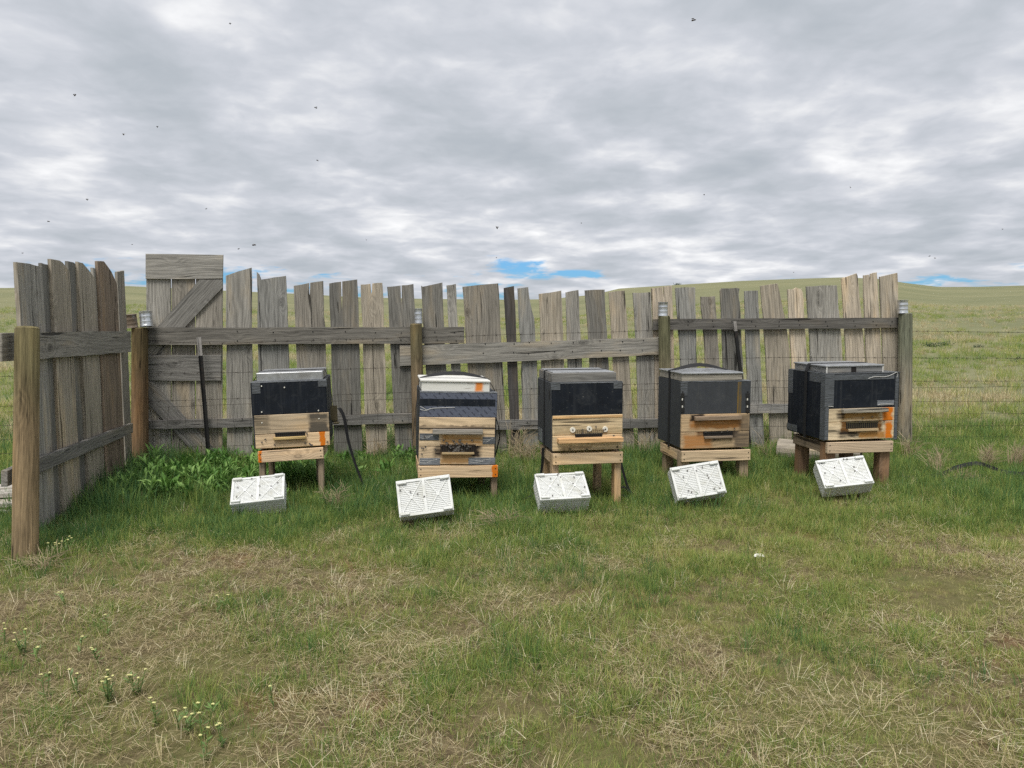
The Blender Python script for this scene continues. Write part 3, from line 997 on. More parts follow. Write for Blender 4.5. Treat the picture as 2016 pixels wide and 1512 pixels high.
class Frame:
    """front plane of a hive: converts photograph pixels on that face to the hive's own x,z"""
    def __init__(self, foot, box, roll, depth):
        g = gnd(*foot)
        self.pl = Plane((g.x, g.y), (g.x + math.cos(YAW), g.y + math.sin(YAW)))
        (lx, ly), (rx, ry), ty = box            # bottom left, bottom right pixels, row of the top left corner
        a = self.pl.sz(lx, ly); b = self.pl.sz(rx, ry)
        self.roll = math.atan2(b[1] - a[1], b[0] - a[0]) if roll is None else roll
        self.c = ((a[0] + b[0]) / 2, (a[1] + b[1]) / 2)
        self.W = math.hypot(b[0] - a[0], b[1] - a[1])
        self.H = self.pl.sz(lx, ty)[1] - a[1]
        self.D = depth
        self.zb = self.c[1]
        self.m = self.pl.mat(self.c[0], self.c[1], 0, -self.roll)
        self.m0 = self.pl.mat(self.c[0], 0, 0)

    def l(self, px, py):
        s, z = self.pl.sz(px, py)
        s -= self.c[0]; z -= self.c[1]
        ca, sa = math.cos(-self.roll), math.sin(-self.roll)
        return s * ca - z * sa, s * sa + z * ca

    def box(self, mb, x0, x1, y0, y1, f0, f1, bevel=0.0):
        """a box given by pixel columns x0,x1 and rows y0,y1 at mid height, from local depth f0 to f1"""
        a = self.l(x0, (y0 + y1) / 2); b = self.l(x1, (y0 + y1) / 2)
        t = self.l((x0 + x1) / 2, y0); u = self.l((x0 + x1) / 2, y1)
        mb.box(a[0], b[0], f0, f1, u[1], t[1], bevel)
        return (a[0], b[0], u[1], t[1])


def lidpx(F, x0, x1): return F.l(x0, 745)[0], F.l(x1, 745)[0]


def stand(F, label, apron, tone, foot_rows, legw=0.085, inset=0.0, leg_tone=None, mark=None, rail_k=0.9):
    """apron = pixel box of the front board; four legs below"""
    root = empty('hive_stand', label, 'stand', 'wooden stands under the hives', F.m0)
    x0, x1, yl, yr, h = apron
    A = F.pl.sz(x0, yl); B = F.pl.sz(x1, yr)
    rz = (A[1] + B[1]) / 2; ang = math.atan2(B[1] - A[1], B[0] - A[0])
    hh = (h / FPX) * F.pl.world(A[0], 0).y
    xa, xb = A[0] - F.c[0], B[0] - F.c[0]
    cx = (xa + xb) / 2; wd = (xb - xa)
    top = rz
    lt = leg_tone or tone
    mb = MB().box(-wd / 2, wd / 2, -0.022, 0.014, -hh, 0, 0.003)
    am = M['stand_x']
    if mark is not None:            # spray paint near one end, as a fraction of the board's length
        am = wood('painted_pine', 'X', contrast=0.55, ring=0.55, bstr=0.25, marks=[(mark[0] * wd, -hh / 2, mark[1] * wd, hh * 1.4, 0.02, ORANGE, mark[2])])
    ap = mb.build('apron', am, root, Matrix.Translation((cx, 0, top)) @ Matrix.Rotation(-ang, 4, 'Y'), color=tone)
    for sx_ in (-1, 1):
        for fz in (0.25, 0.75):
            MB().cyl((sx_ * (wd / 2 - 0.022), -0.0245, -hh * fz), (sx_ * (wd / 2 - 0.022), -0.0215, -hh * fz), 0.0048, seg=8).build('screw', M['steel'], ap)
    MB().box(-wd / 2 + 0.04, wd / 2 - 0.04, -0.018, 0.018, -hh, -0.004, 0.003).build('apron', M['stand_x'], root, Matrix.Translation((cx, F.D - 0.05, top - 0.01)) @ Matrix.Rotation(-ang, 4, 'Y'), color=tone)
    for sgn in (-1, 1):
        MB().box(-F.D / 2 + 0.05, F.D / 2 - 0.07, -0.018, 0.018, -hh, -0.004, 0.003).build('side_rail', M['stand_x'], root,
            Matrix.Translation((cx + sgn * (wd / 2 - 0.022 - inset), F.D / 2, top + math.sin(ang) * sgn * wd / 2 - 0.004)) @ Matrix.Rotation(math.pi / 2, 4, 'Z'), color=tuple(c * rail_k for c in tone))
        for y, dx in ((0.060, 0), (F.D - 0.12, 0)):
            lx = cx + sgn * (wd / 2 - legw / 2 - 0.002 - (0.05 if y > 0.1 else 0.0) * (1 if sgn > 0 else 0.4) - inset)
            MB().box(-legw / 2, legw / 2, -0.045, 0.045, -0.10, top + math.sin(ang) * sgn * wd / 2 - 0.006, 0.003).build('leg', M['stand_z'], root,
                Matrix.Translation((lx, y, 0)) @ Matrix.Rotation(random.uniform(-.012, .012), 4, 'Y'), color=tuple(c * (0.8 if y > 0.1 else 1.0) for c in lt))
    return root


def hive_body(F, label, side, panel, split, marks1=(), marks2=(), tone1=PINE, tone2=PINE, board_px=None, seam=None):
    """core box + black front panel + two boards; split = row where panel meets boards, seam = row between the boards"""
    root = empty('beehive', label, 'beehive', 'beehives in a row', F.m)
    W, H, D = F.W, F.H, F.D
    MB().box(-W / 2, W / 2, 0.022, D, 0.0, H, 0.006).build('body', M[side], root)
    xm = (board_px[0] + board_px[1]) / 2
    zs = F.l(xm, split)[1]; zm = F.l(xm, seam)[1]
    x0 = F.l(board_px[0], split)[0]; x1 = F.l(board_px[1], split)[0]
    MB().box(-W / 2 + 0.001, W / 2 - 0.001, 0.0, 0.0218, zs + 0.001, H - 0.001, 0.004).build('front_panel', M[panel], root)
    for (za, zb_, mk, tone) in ((zm + 0.0022, zs, marks1, tone1), (0.0015, zm - 0.0022, marks2, tone2)):
        mw = []
        for (a, b, c, d, soft, col, al) in mk:      # marks in pixels x0,x1,y0,y1
            p = F.l(a, (c + d) / 2); q = F.l(b, (c + d) / 2); r_ = F.l((a + b) / 2, c); s_ = F.l((a + b) / 2, d)
            mw.append(((p[0] + q[0]) / 2 - (x0 + x1) / 2, (r_[1] + s_[1]) / 2 - za, q[0] - p[0], r_[1] - s_[1], soft, col, al))
        mat = wood('hive_board_wood', 'X', contrast=0.62, ring=0.5, marks=mw, bstr=0.25, rough=0.75)
        MB().box(-(x1 - x0) / 2, (x1 - x0) / 2, -0.006, 0.021, 0, zb_ - za, 0.003).build('front_board', mat, root, Matrix.Translation(((x0 + x1) / 2, 0, za)), color=tone)
    return root


def add(F, root, name, mat, x0, x1, y0, y1, f0, f1, bevel=0.001, color=None):
    mb = MB()
    F.box(mb, x0, x1, y0, y1, f0, f1, bevel)
    return mb.build(name, M[mat], root, color=color)


def entrance(F, root, x0, x1, y0, y1, bars, lip=None, metal='steel', lipmat='stand_x', lipcol=PINE, lipd=0.04):
    mb = MB(); r_ = F.box(mb, x0, x1, y0, y1, -0.008, 0.004, 0)
    e = mb.build('entrance', M['dark'], root)  # solid near-black block paints the shade of an open slot
    xa, xb, za, zb_ = r_
    mb = MB()
    mb.box(xa - .004, xb + .004, -0.012, -0.004, zb_ - 0.004, zb_ + 0.006)
    for k in range(bars):
        x = xa + (xb - xa) * (k + 0.5) / bars
        mb.box(x - 0.0022, x + 0.0022, -0.0115, -0.008, za, zb_)
    mb.build('grille', M[metal], e)
    if lip:
        mb = MB(); F.box(mb, *lip, -lipd, -0.0065, 0.0015)
        mb.build('landing_strip', M[lipmat], root, color=lipcol)
    return e


def strap(F, label, pts, yfrac=0.5, wid=0.04, extra=()):
    root = empty('ratchet_strap', label, 'strap', 'straps around the hives', F.m)
    wd = [Vector((0, 1, 0)) if not extra or not (extra[0] <= k < extra[1]) else Vector((0, 1, 1.0 * math.sin(math.pi * (k - extra[0] + 0.5) / (extra[1] - extra[0])))) for k in range(len(pts))]
    MB().ribbon(pts, wd, wid, 0.003).build('webbing', M['web'], root)
    return root


def curve(pts, n=6):
    """Catmull-Rom through pts"""
    P = [Vector(p) for p in pts]
    P = [P[0] * 2 - P[1]] + P + [P[-1] * 2 - P[-2]]
    o = []
    for i in range(1, len(P) - 2):
        for k in range(n):
            t = k / n
            a, b, c, d = P[i - 1], P[i], P[i + 1], P[i + 2]
            o.append(0.5 * ((2 * b) + (-a + c) * t + (2 * a - 5 * b + 4 * c - d) * t * t + (-a + 3 * b - 3 * c + d) * t ** 3))
    o.append(P[-2])
    return o


def tail(root, pts, wid=0.03, name='loose_end', wd=None):
    P = curve(pts)
    n = len(P)
    wds = [Vector((0.85, 0.5, 0.1)).lerp(Vector((0.2, 0.95, 0.2)), k / n) for k in range(n)] if wd is None else [Vector(wd)] * n
    MB().ribbon(P, wds, wid, 0.003).build(name, M['web'], root)


# --- hive 1 (left): black panel, tilted
F1 = Frame((633, 982), ((499.5, 884), (647.5, 876.5)), None, 0.60) if False else Frame((633, 982), ((499.5, 884), (647.5, 876.5), 753), None, 0.60)
h1 = hive_body(F1, 'leftmost hive, black upper panel over two pine boards, tilted, with a flat grey lid', 'foam', 'black', 815,
               marks1=[(610, 645, 815, 850, 0.05, (0.10, 0.085, 0.065), 0.75), (500, 530, 815, 850, 0.05, (0.16, 0.13, 0.09), 0.5)],
               marks2=[(630, 640, 850, 876, 0.012, ORANGE, 1.0), (540, 600, 858, 870, 0.04, ROT, 0.3)], tone1=(0.44, 0.345, 0.235), tone2=(0.64, 0.475, 0.30),
               board_px=(500, 647), seam=852.5)
xa, xb = lidpx(F1, 503.5, 635)
MB().box(xa, xb, 0.03, F1.D - 0.08, F1.H + 0.001, F1.H + 0.072, 0.004).build('lid', M['galv'], h1)
add(F1, h1, 'tape', 'tape', 496, 512.5, 753, 775, -0.0035, 0.002)
add(F1, h1, 'tape', 'tape', 626, 643.5, 749, 761, -0.0035, 0.002)
MB().box(-F1.W / 2 + 0.002, F1.W / 2 - 0.002, -0.002, 0.09, F1.H - 0.006, F1.H + 0.0008).build('tape', M['tape_light'], h1)
entrance(F1, h1, 542, 601, 851.5, 859, 16, (539, 603, 859, 863.5), lipcol=(0.50, 0.36, 0.16))
for x, y in ((515.5, 811), (627, 808), (628, 824), (516, 832), (515, 760), (560, 762.5)):
    mb = MB(); p = F1.l(x, y); mb.cyl((p[0], -0.010, p[1]), (p[0], -0.001, p[1]), 0.0055, seg=8); mb.build('screw', M['disc'], h1)
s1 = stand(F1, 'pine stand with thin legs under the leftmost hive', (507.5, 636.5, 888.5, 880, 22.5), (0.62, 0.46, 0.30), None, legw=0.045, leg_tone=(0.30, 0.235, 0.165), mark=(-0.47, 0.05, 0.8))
W, H, D = F1.W, F1.H, F1.D
st1 = strap(F1, 'black strap with a ratchet and a long loose end on the leftmost hive', [(-W / 2 - .004, D * .4, -0.01), (-W / 2 - .004, D * .4, H + .002), (xa - .003, D * .4, H + .074), (xb + .003, D * .4, H + .076), (W / 2 + .012, D * .4, H - .01), (W / 2 + .028, D * .4, H * .66), (W / 2 + .018, D * .4, H * .35), (W / 2 + .010, D * .4, 0)])
MB().box(W / 2 + 0.02, W / 2 + 0.065, D * .4 - .03, D * .4 + .03, H * .30, H * .52, 0.006).box(W / 2 + 0.01, W / 2 + 0.07, D * .4 - .035, D * .4 - .028, H * .33, H * .56).box(W / 2 + 0.03, W / 2 + 0.08, D * .4 - .04, D * .4 + .04, H * .27, H * .30, .003).build('ratchet', M['brass'], st1)
tail(st1, [(W / 2 + .065, D * .4, H * .50), (W / 2 + .09, D * .4, H * .50), (W / 2 + .125, D * .4, H * .34), (W / 2 + .15, D * .38, 0.0), (W / 2 + .20, D * .34, -0.20), (W / 2 + .262, D * .3, -F1.zb + 0.06), (W / 2 + .27, D * .2, -F1.zb + 0.012)], 0.034)

# --- hive 2: printed tape, white lid
F2 = Frame((972, 988), ((824.5, 914.5), (976, 914), 771), None, 0.60)
BROWN_ST = (0.20, 0.105, 0.035)
h2 = hive_body(F2, 'hive wrapped in printed blue-grey tape with a white lid bearing an orange spot', 'foam', 'print', 822,
               marks1=[(825, 975, 838, 846, 0.02, (0.09, 0.065, 0.045), 0.5), (870, 950, 856, 876, 0.06, (0.40, 0.22, 0.08), 0.7)],
               marks2=[(855, 945, 872, 900, 0.07, SOOT, 0.75), (870, 925, 892, 912, 0.05, (0.36, 0.21, 0.09), 0.8)], tone1=(0.62, 0.47, 0.30), tone2=(0.58, 0.44, 0.285),
               board_px=(825.7, 975), seam=878.5)
add(F2, h2, 'board_joint', 'dark', 826, 974.5, 842.6, 844.2, -0.0072, 0.0)
add(F2, h2, 'black_band', 'black', 825.5, 975, 785.5, 799, -0.003, 0.002)
for (a, b, c, d) in ((825.7, 864, 853, 866.5), (950, 974.5, 860, 874), (825.7, 866, 901.5, 915), (922, 974.5, 900.5, 914)):
    add(F2, h2, 'tape', 'tape_light' if c > 900 else 'tape', a, b, c, d, -0.0098, -0.004)
    # creases in the tape
    mb = MB()
    for k in range(2):
        p = F2.l(a + (b - a) * 0.04, c + (d - c) * (0.35 + 0.3 * k)); q = F2.l(b - (b - a) * (0.15 + 0.3 * k), c + (d - c) * (0.2 + 0.3 * k))
        mb.tube(curve([(p[0], -0.010, p[1]), ((p[0] + q[0]) / 2, -0.0102, p[1] - 0.003), (q[0], -0.010, q[1])], 3), 0.0009, 4)
    mb.build('crease', M['white'], h2)
entrance(F2, h2, 867, 935, 876, 889.5, 15, (869.5, 933, 889.8, 893.4), metal='bee', lipcol=(0.42, 0.31, 0.17), lipd=0.03)
mb = MB()
for pts in ([(827, 806), (838, 808), (850, 804), (866, 803), (895, 802)], [(827, 800), (833, 803), (840, 807)]):
    mb.tube(curve([(F2.l(x, y)[0], -0.002, F2.l(x, y)[1]) for x, y in pts], 4), 0.0016, 4)
mb.build('crease', M['white'], h2)
add(F2, h2, 'rain_strip', 'old_x', 851.5, 949.5, 844.5, 853.5, -0.045, -0.006, 0.002, (0.27, 0.25, 0.22))
xa, xb = lidpx(F2, 831, 965.5)
spot = F2.l(943.5, 757)
def lid_white():
    m, t, out = new_mat('white_lid_paint')
    tc, co, oi = obj_coords(t, False)
    n = t.noise(t.vmath('MULTIPLY', tc, (0.1, 1, 1)), 60, 5, 0.6)
    c = t.mix(t.smooth(n, 0.30, 0.42), (0.30, 0.27, 0.22), (0.68, 0.67, 0.62))
    mk = rect_mask(t, tc, spot[0], spot[1], 0.062, 0.12, 0.03, 0.006)
    c = t.mix(t.math('MULTIPLY', mk, 0.95), c, (0.72, 0.22, 0.02))
    principled(t, out, c, 0.65, 0, 0.3, n, 0.2, 0.003)
    return m
M['lidw'] = lid_white()
MB().box(xa, xb, 0.02, F2.D - 0.08, F2.H + 0.001, F2.H + 0.078, 0.004).build('lid', M['lidw'], h2)
MB().box(xa - 0.012, xb + 0.004, 0.010, F2.D - 0.07, F2.H + 0.079, F2.H + 0.097, 0.004).build('lid_cap', M['white'], h2)
W, H, D = F2.W, F2.H, F2.D
MB().box(-W / 2 + 0.002, W / 2 - 0.002, -0.002, 0.08, H - 0.006, H + 0.0008).build('tape', M['tape_light'], h2)
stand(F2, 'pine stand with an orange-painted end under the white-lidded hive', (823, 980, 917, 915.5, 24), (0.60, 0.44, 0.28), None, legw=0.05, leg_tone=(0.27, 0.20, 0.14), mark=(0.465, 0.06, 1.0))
st2 = strap(F2, 'black strap bowing up over the white lid and out at the sides', [(-W / 2 - .01, D * .35, -0.02), (-W / 2 - .045, D * .35, H * .25), (-W / 2 - .03, D * .35, H * .6), (-W / 2 - .006, D * .35, H), (xa - .008, D * .35, H + .099)] +
            [((xa * (1 - f) + xb * f), D * .35, H + .099 + 0.042 * math.sin(math.pi * f)) for f in (0.08, .2, .35, .5, .65, .8, .92)] +
            [(xb + .01, D * .35, H + .098), (W / 2 + .004, D * .35, H), (W / 2 + .006, D * .35, H * .7), (W / 2 + .04, D * .3, H * .5), (W / 2 + .055, D * .3, H * .33), (W / 2 + .03, D * .3, H * .12), (W / 2 + .005, D * .3, 0)], extra=(5, 12))

# --- hive 3: black panel, three white washers
F3 = Frame((1216, 994), ((1086.5, 888.5), (1225.5, 884), 754), None, 0.58)
h3 = hive_body(F3, 'middle hive with three white washers in a row above a broad landing shelf', 'foam', 'black', 817,
               marks1=[(1090, 1225, 842, 855, 0.03, (0.30, 0.24, 0.14), 0.4)], marks2=[(1105, 1165, 878, 886, 0.03, (0.25, 0.17, 0.09), 0.4)],
               tone1=(0.56, 0.44, 0.275), tone2=(0.56, 0.43, 0.265), board_px=(1088, 1225.5), seam=855.5)
entrance(F3, h3, 1132, 1185, 854.5, 860, 14, (1096, 1222, 860.3, 868.8), lipcol=(0.58, 0.36, 0.18), lipd=0.075)
add(F3, h3, 'board_edge', 'stand_x', 1088, 1225, 818, 822.5, -0.011, -0.006, 0.001, (0.60, 0.38, 0.18))
mb = MB()
for k in range(17):
    a = F3.l(1128 + k * 4, 846); b = F3.l(1128 + k * 4, 854)
    mb.tube([(a[0], -0.010, a[1]), (b[0], -0.010, b[1])], 0.0012, 3)
for y in (846, 850):
    a = F3.l(1126, y); b = F3.l(1195, y)
    mb.tube([(a[0], -0.010, a[1]), (b[0], -0.010, b[1])], 0.0012, 3)
mb.build('mesh_strip', M['steel'], h3)
for x, y in ((1126.8, 846), (1159.4, 843.8), (1190.8, 844.5)):
    p = F3.l(x, y)
    mb = MB().cyl((p[0], -0.016, p[1]), (p[0], -0.006, p[1]), 0.0215, 0.0225, 18)
    d_ = mb.build('washer', M['disc'], h3)
    MB().cyl((p[0], -0.020, p[1]), (p[0], -0.016, p[1]), 0.006, seg=8).build('screw', M['steel'], d_)
for x, y in ((1122, 884), (1155, 885), (1215, 879.5)):
    p = F3.l(x, y); MB().cyl((p[0], -0.008, p[1]), (p[0], -0.005, p[1]), 0.010, seg=10).build('knot_plug', M['brass'], h3)
W, H, D = F3.W, F3.H, F3.D
xa, xb = lidpx(F3, 1087.5, 1215)
MB().box(xa, xb, 0.02, D - 0.05, H + 0.001, H + 0.075, 0.004).build('lid', M['old_x'], h3, color=(0.17, 0.165, 0.155))
MB().box(xa + 0.012, xb - 0.012, 0.04, D - 0.07, H + 0.0755, H + 0.082, 0.002).build('lid_sheet', M['galv'], h3)
add(F3, h3, 'tape', 'tape', 1084.5, 1103, 753, 768, -0.0035, 0.002)
add(F3, h3, 'tape', 'tape', 1208, 1224.5, 750, 765, -0.0035, 0.002)
MB().box(-W / 2 + 0.002, W / 2 - 0.002, -0.002, 0.09, H - 0.006, H + 0.0008).build('tape', M['tape_light'], h3)
for y in (0.10, D - 0.07):
    MB().box(-W / 2 - 0.003, -W / 2 + 0.002, y - 0.012, y + 0.012, H * 0.74, H * 0.88).build('handle_slot', M['dark'], h3)
MB().box(-W / 2 - 0.003, -W / 2 + 0.002, D - 0.2, D - 0.05, 0.01, 0.12).build('tape', M['tape_light'], h3)
stand(F3, 'pale new pine stand with thick legs under the middle hive', (1088, 1225, 893, 888.5, 22.5), (0.58, 0.43, 0.27), None, legw=0.055, leg_tone=(0.44, 0.315, 0.19))
st3 = strap(F3, 'black strap around the middle hive with its slack end dropping to the grass', [(-W / 2 - .004, D * .5, -0.03), (-W / 2 - .004, D * .5, H + .002), (xa - .004, D * .5, H + .078), (xa + .01, D * .5, H + .085), (xb - .01, D * .5, H + .085), (xb + .004, D * .5, H + .076), (W / 2 + .004, D * .5, H), (W / 2 + .004, D * .5, 0)], wid=0.03)
tail(st3, [(W / 2 + .006, D * .4, 0.12), (W / 2 + .02, D * .4, 0.0), (W / 2 + .06, D * .4, -0.16), (W / 2 + .12, D * .4, -F3.zb + 0.10), (W / 2 + .16, D * .4, -F3.zb + 0.03), (W / 2 + .08, D * .35, -F3.zb + 0.10), (W / 2 + .03, D * .35, -F3.zb + 0.05), (W / 2 + .1, D * .3, -F3.zb + 0.02)], 0.036)
tail(st3, [(-W / 2 - .01, D * .5, -0.02), (-W / 2 - .03, D * .45, -0.2), (-W / 2 - .10, D * .3, -F3.zb + 0.10), (-W / 2 - .22, D * .25, -F3.zb + 0.03)], 0.034)

# --- hive 4: grey front with a yellow streak, domed metal lid
F4 = Frame((1462, 950), ((1341, 884), (1475.5, 880), 751), None, 0.62)
h4 = hive_body(F4, 'hive with a dark grey front, a yellow streak and a metal-topped lid', 'foam', 'foam', 815,
               marks1=[(1360, 1460, 826, 842, 0.06, (0.35, 0.16, 0.05), 0.75), (1360, 1385, 815, 828, 0.04, SOOT, 0.7), (1455, 1476, 815, 850, 0.05, (0.16, 0.12, 0.08), 0.5)],
               marks2=[(1372, 1452, 848, 864, 0.05, SOOT, 0.85), (1345, 1400, 855, 884, 0.06, (0.42, 0.20, 0.07), 0.6), (1445, 1476, 850, 884, 0.05, (0.13, 0.10, 0.07), 0.6)],
               tone1=(0.47, 0.34, 0.205), tone2=(0.45, 0.33, 0.20), board_px=(1341.5, 1475.5), seam=849.5)
def streak():
    m, t, out = new_mat('yellow_stain')
    tc, co, oi = obj_coords(t, False)
    n = t.noise(t.vmath('MULTIPLY', tc, (1, 1, 0.06)), 80, 4, 0.6)
    c = t.mix(t.smooth(n, 0.38, 0.62), (0.070, 0.065, 0.055), (0.19, 0.115, 0.022))
    principled(t, out, c, 0.6, 0, 0.3)
    return m
M['streak'] = streak()
add(F4, h4, 'stain', 'streak', 1451.5, 1459.5, 752, 814, -0.0012, 0.002, 0)
for xx in (1343.5, 1471.5):
    mb = MB()
    for k in range(3):
        F4.box(mb, xx - 3.5, xx + 3.5, 774 + k * 14, 783 + k * 14, -0.010, 0.002, 0.001)
    F4.box(mb, xx - 1, xx + 1, 770, 814, -0.008, 0.002, 0.001)
    mb.build('hinge', M['steel'], h4)
    mb = MB()
    for k in range(2):
        F4.box(mb, xx - 1.6, xx + 0.2, 784 + k * 14, 788 + k * 14, -0.0105, 0.0, 0)
    mb.build('hinge_pin', M['disc'], h4)
add(F4, h4, 'tape', 'tape', 1340, 1353.5, 752, 779, -0.0035, 0.002)
add(F4, h4, 'rain_strip', 'old_x', 1365.5, 1457, 818.5, 826, -0.042, -0.0065, 0.002, (0.27, 0.20, 0.14))
entrance(F4, h4, 1384, 1441, 851, 857.5, 15, (1385, 1440, 857.8, 862), lipcol=(0.24, 0.19, 0.14), lipd=0.03)
W, H, D = F4.W, F4.H, F4.D
MB().box(-W / 2 + 0.002, W / 2 - 0.002, -0.002, 0.09, H - 0.006, H + 0.0008).build('tape', M['tape_light'], h4)
xa, xb = lidpx(F4, 1343.5, 1462.5)
MB().box(xa, xb, 0.01, D - 0.04, H + 0.001, H + 0.062, 0.003).build('lid', M['old_x'], h4, color=(0.30, 0.275, 0.23))
MB().box(xa - 0.008, xb + 0.008, 0.0, D - 0.03, H + 0.0625, H + 0.078, 0.004).build('lid_sheet', M['galv'], h4)
stand(F4, 'pine stand with broad legs and a rusty knot under the yellow-streaked hive', (1341, 1476, 888, 884.5, 21.5), (0.58, 0.44, 0.285), None, legw=0.085, leg_tone=(0.36, 0.275, 0.19))
st4 = strap(F4, 'black strap bowing up over the metal-topped lid of the yellow-streaked hive', [(-W / 2 - .004, D * .5, -0.03), (-W / 2 - .004, D * .5, H + .002), (xa - .010, D * .5, H + .080)] +
            [((xa * (1 - f) + xb * f), D * .5, H + .082 + 0.048 * math.sin(math.pi * f) ** 1.5) for f in (0.06, .2, .35, .5, .65, .8, .94)] +
            [(xb + .010, D * .5, H + .078), (W / 2 + .004, D * .5, H), (W / 2 + .004, D * .5, 0)], wid=0.042, extra=(3, 10))
tail(st4, [(W / 2 - .12, D * .45, -0.12), (W / 2 - .16, D * .4, -F4.zb + 0.14), (W / 2 - .24, D * .35, -F4.zb + 0.06), (W / 2 - .26, D * .3, -F4.zb + 0.01)], 0.034)

# --- hive 5 (right): taped edges
F5 = Frame((1742, 962), ((1623, 867.5), (1767.5, 862), 736), None, 0.64)
h5 = hive_body(F5, 'rightmost hive, black with grey taped edges and an orange-streaked board', 'black', 'black', 803.5,
               marks1=[(1738, 1755, 803, 829, 0.04, ORANGE, 0.9), (1655, 1730, 812, 826, 0.05, (0.32, 0.17, 0.05), 0.7), (1648, 1662, 808, 826, 0.03, SOOT, 0.5)],
               marks2=[(1742, 1754, 829, 862, 0.03, ORANGE, 0.9), (1655, 1735, 826, 850, 0.05, ROT, 0.9), (1650, 1690, 848, 860, 0.04, SOOT, 0.6), (1690, 1740, 850, 862, 0.03, (0.40, 0.20, 0.06), 0.7)],
               tone1=(0.58, 0.46, 0.30), tone2=(0.62, 0.50, 0.335), board_px=(1631, 1760.5), seam=829.3)
W, H, D = F5.W, F5.H, F5.D
add(F5, h5, 'tape', 'tape', 1624, 1642, 737, 802, -0.0035, 0.002)
add(F5, h5, 'tape', 'tape', 1760.8, 1767, 737, 865, -0.0060, 0.0015)
add(F5, h5, 'tape', 'tape', 1642, 1760.5, 736.5, 747.5, -0.0032, 0.002)
add(F5, h5, 'tape', 'tape', 1624, 1630.6, 802.5, 866, -0.0060, 0.0015)
add(F5, h5, 'tape', 'tape_light', 1727, 1760, 788, 798, -0.0038, 0.002)
MB().box(-W / 2 - 0.002, W / 2 + 0.002, -0.003, D * 0.98, H - 0.004, H + 0.0012).build('tape', M['tape'], h5)
MB().box(-W / 2 - 0.0028, -W / 2 + 0.001, 0.0, 0.075, 0.0, H - 0.002).build('tape', M['tape'], h5)
MB().box(-W / 2 - 0.0024, -W / 2 + 0.001, D - 0.09, D - 0.002, H * 0.62, H - 0.004).build('tape', M['tape'], h5)
MB().box(-W / 2 - 0.0024, -W / 2 + 0.001, D - 0.18, D - 0.002, 0.01, H * 0.12).build('tape', M['tape'], h5)
MB().box(-W / 2 - 0.0026, -W / 2 + 0.001, 0.078, 0.26, H * 0.86, H - 0.004).build('tape', M['tape'], h5)
mb = MB()
for pts in ([(1709, 745), (1722, 741.5), (1745, 741), (1764, 733)], [(1764, 733), (1767, 736), (1765, 743)], [(1640, 801), (1637, 800), (1630.5, 800)], [(1728, 797.5), (1734, 795.5), (1758, 795.5)]):
    mb.tube(curve([(F5.l(x, y)[0], -0.0055, F5.l(x, y)[1]) for x, y in pts], 4), 0.0018, 4)
mb.build('crease', M['white'], h5)
add(F5, h5, 'rain_strip', 'old_x', 1655, 1743, 803.5, 811, -0.048, -0.0065, 0.002, (0.30, 0.27, 0.22))
entrance(F5, h5, 1665, 1727, 831, 843, 15, (1668, 1726, 843.3, 848), lipcol=(0.42, 0.31, 0.18), lipd=0.03, metal='brass')
xa, xb = lidpx(F5, 1633.5, 1746)
MB().box(xa, xb, 0.06, D - 0.05, H + 0.002, H + 0.052, 0.003).build('lid', M['old_x'], h5, color=(0.20, 0.20, 0.195))
MB().box(xa - 0.008, xb + 0.008, 0.05, D - 0.04, H + 0.0525, H + 0.068, 0.004).build('lid_sheet', M['galv'], h5)
nt_ = F5.l(1689, 720)[0]
MB().box(nt_ - 0.024, nt_ + 0.024, 0.0575, 0.065, H + 0.004, H + 0.050).build('vent_slot', M['dark'], h5)
for x in (xa + 0.004, xb - 0.004):
    MB().box(x - 0.004, x + 0.004, 0.052, 0.06, H + 0.002, H + 0.052).build('corner_clip', M['white'], h5)
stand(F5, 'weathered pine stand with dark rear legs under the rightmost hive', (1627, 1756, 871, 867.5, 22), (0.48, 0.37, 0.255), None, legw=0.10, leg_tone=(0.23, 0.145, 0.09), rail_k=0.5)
st5 = strap(F5, 'black strap across the lid and side of the rightmost hive', [(-W / 2 - .006, D * .5, -0.02), (-W / 2 - .006, D * .5, H + .004), (xa - .010, D * .5, H + .070), (xa + 0.01, D * .5, H + .0715), (xb - 0.01, D * .5, H + .0715), (xb + .010, D * .5, H + .068), (W / 2 + .004, D * .5, H), (W / 2 + .004, D * .5, 0)], wid=0.042)
tail(st5, [(W / 2 - .16, D * .45, -0.10), (W / 2 - .18, D * .4, -F5.zb + 0.15), (W / 2 - .16, D * .35, -F5.zb + 0.05)], 0.04)

# ------------------------------------------------------------------ white plastic crates
CW, CD, CH = 0.39, 0.265, 0.15


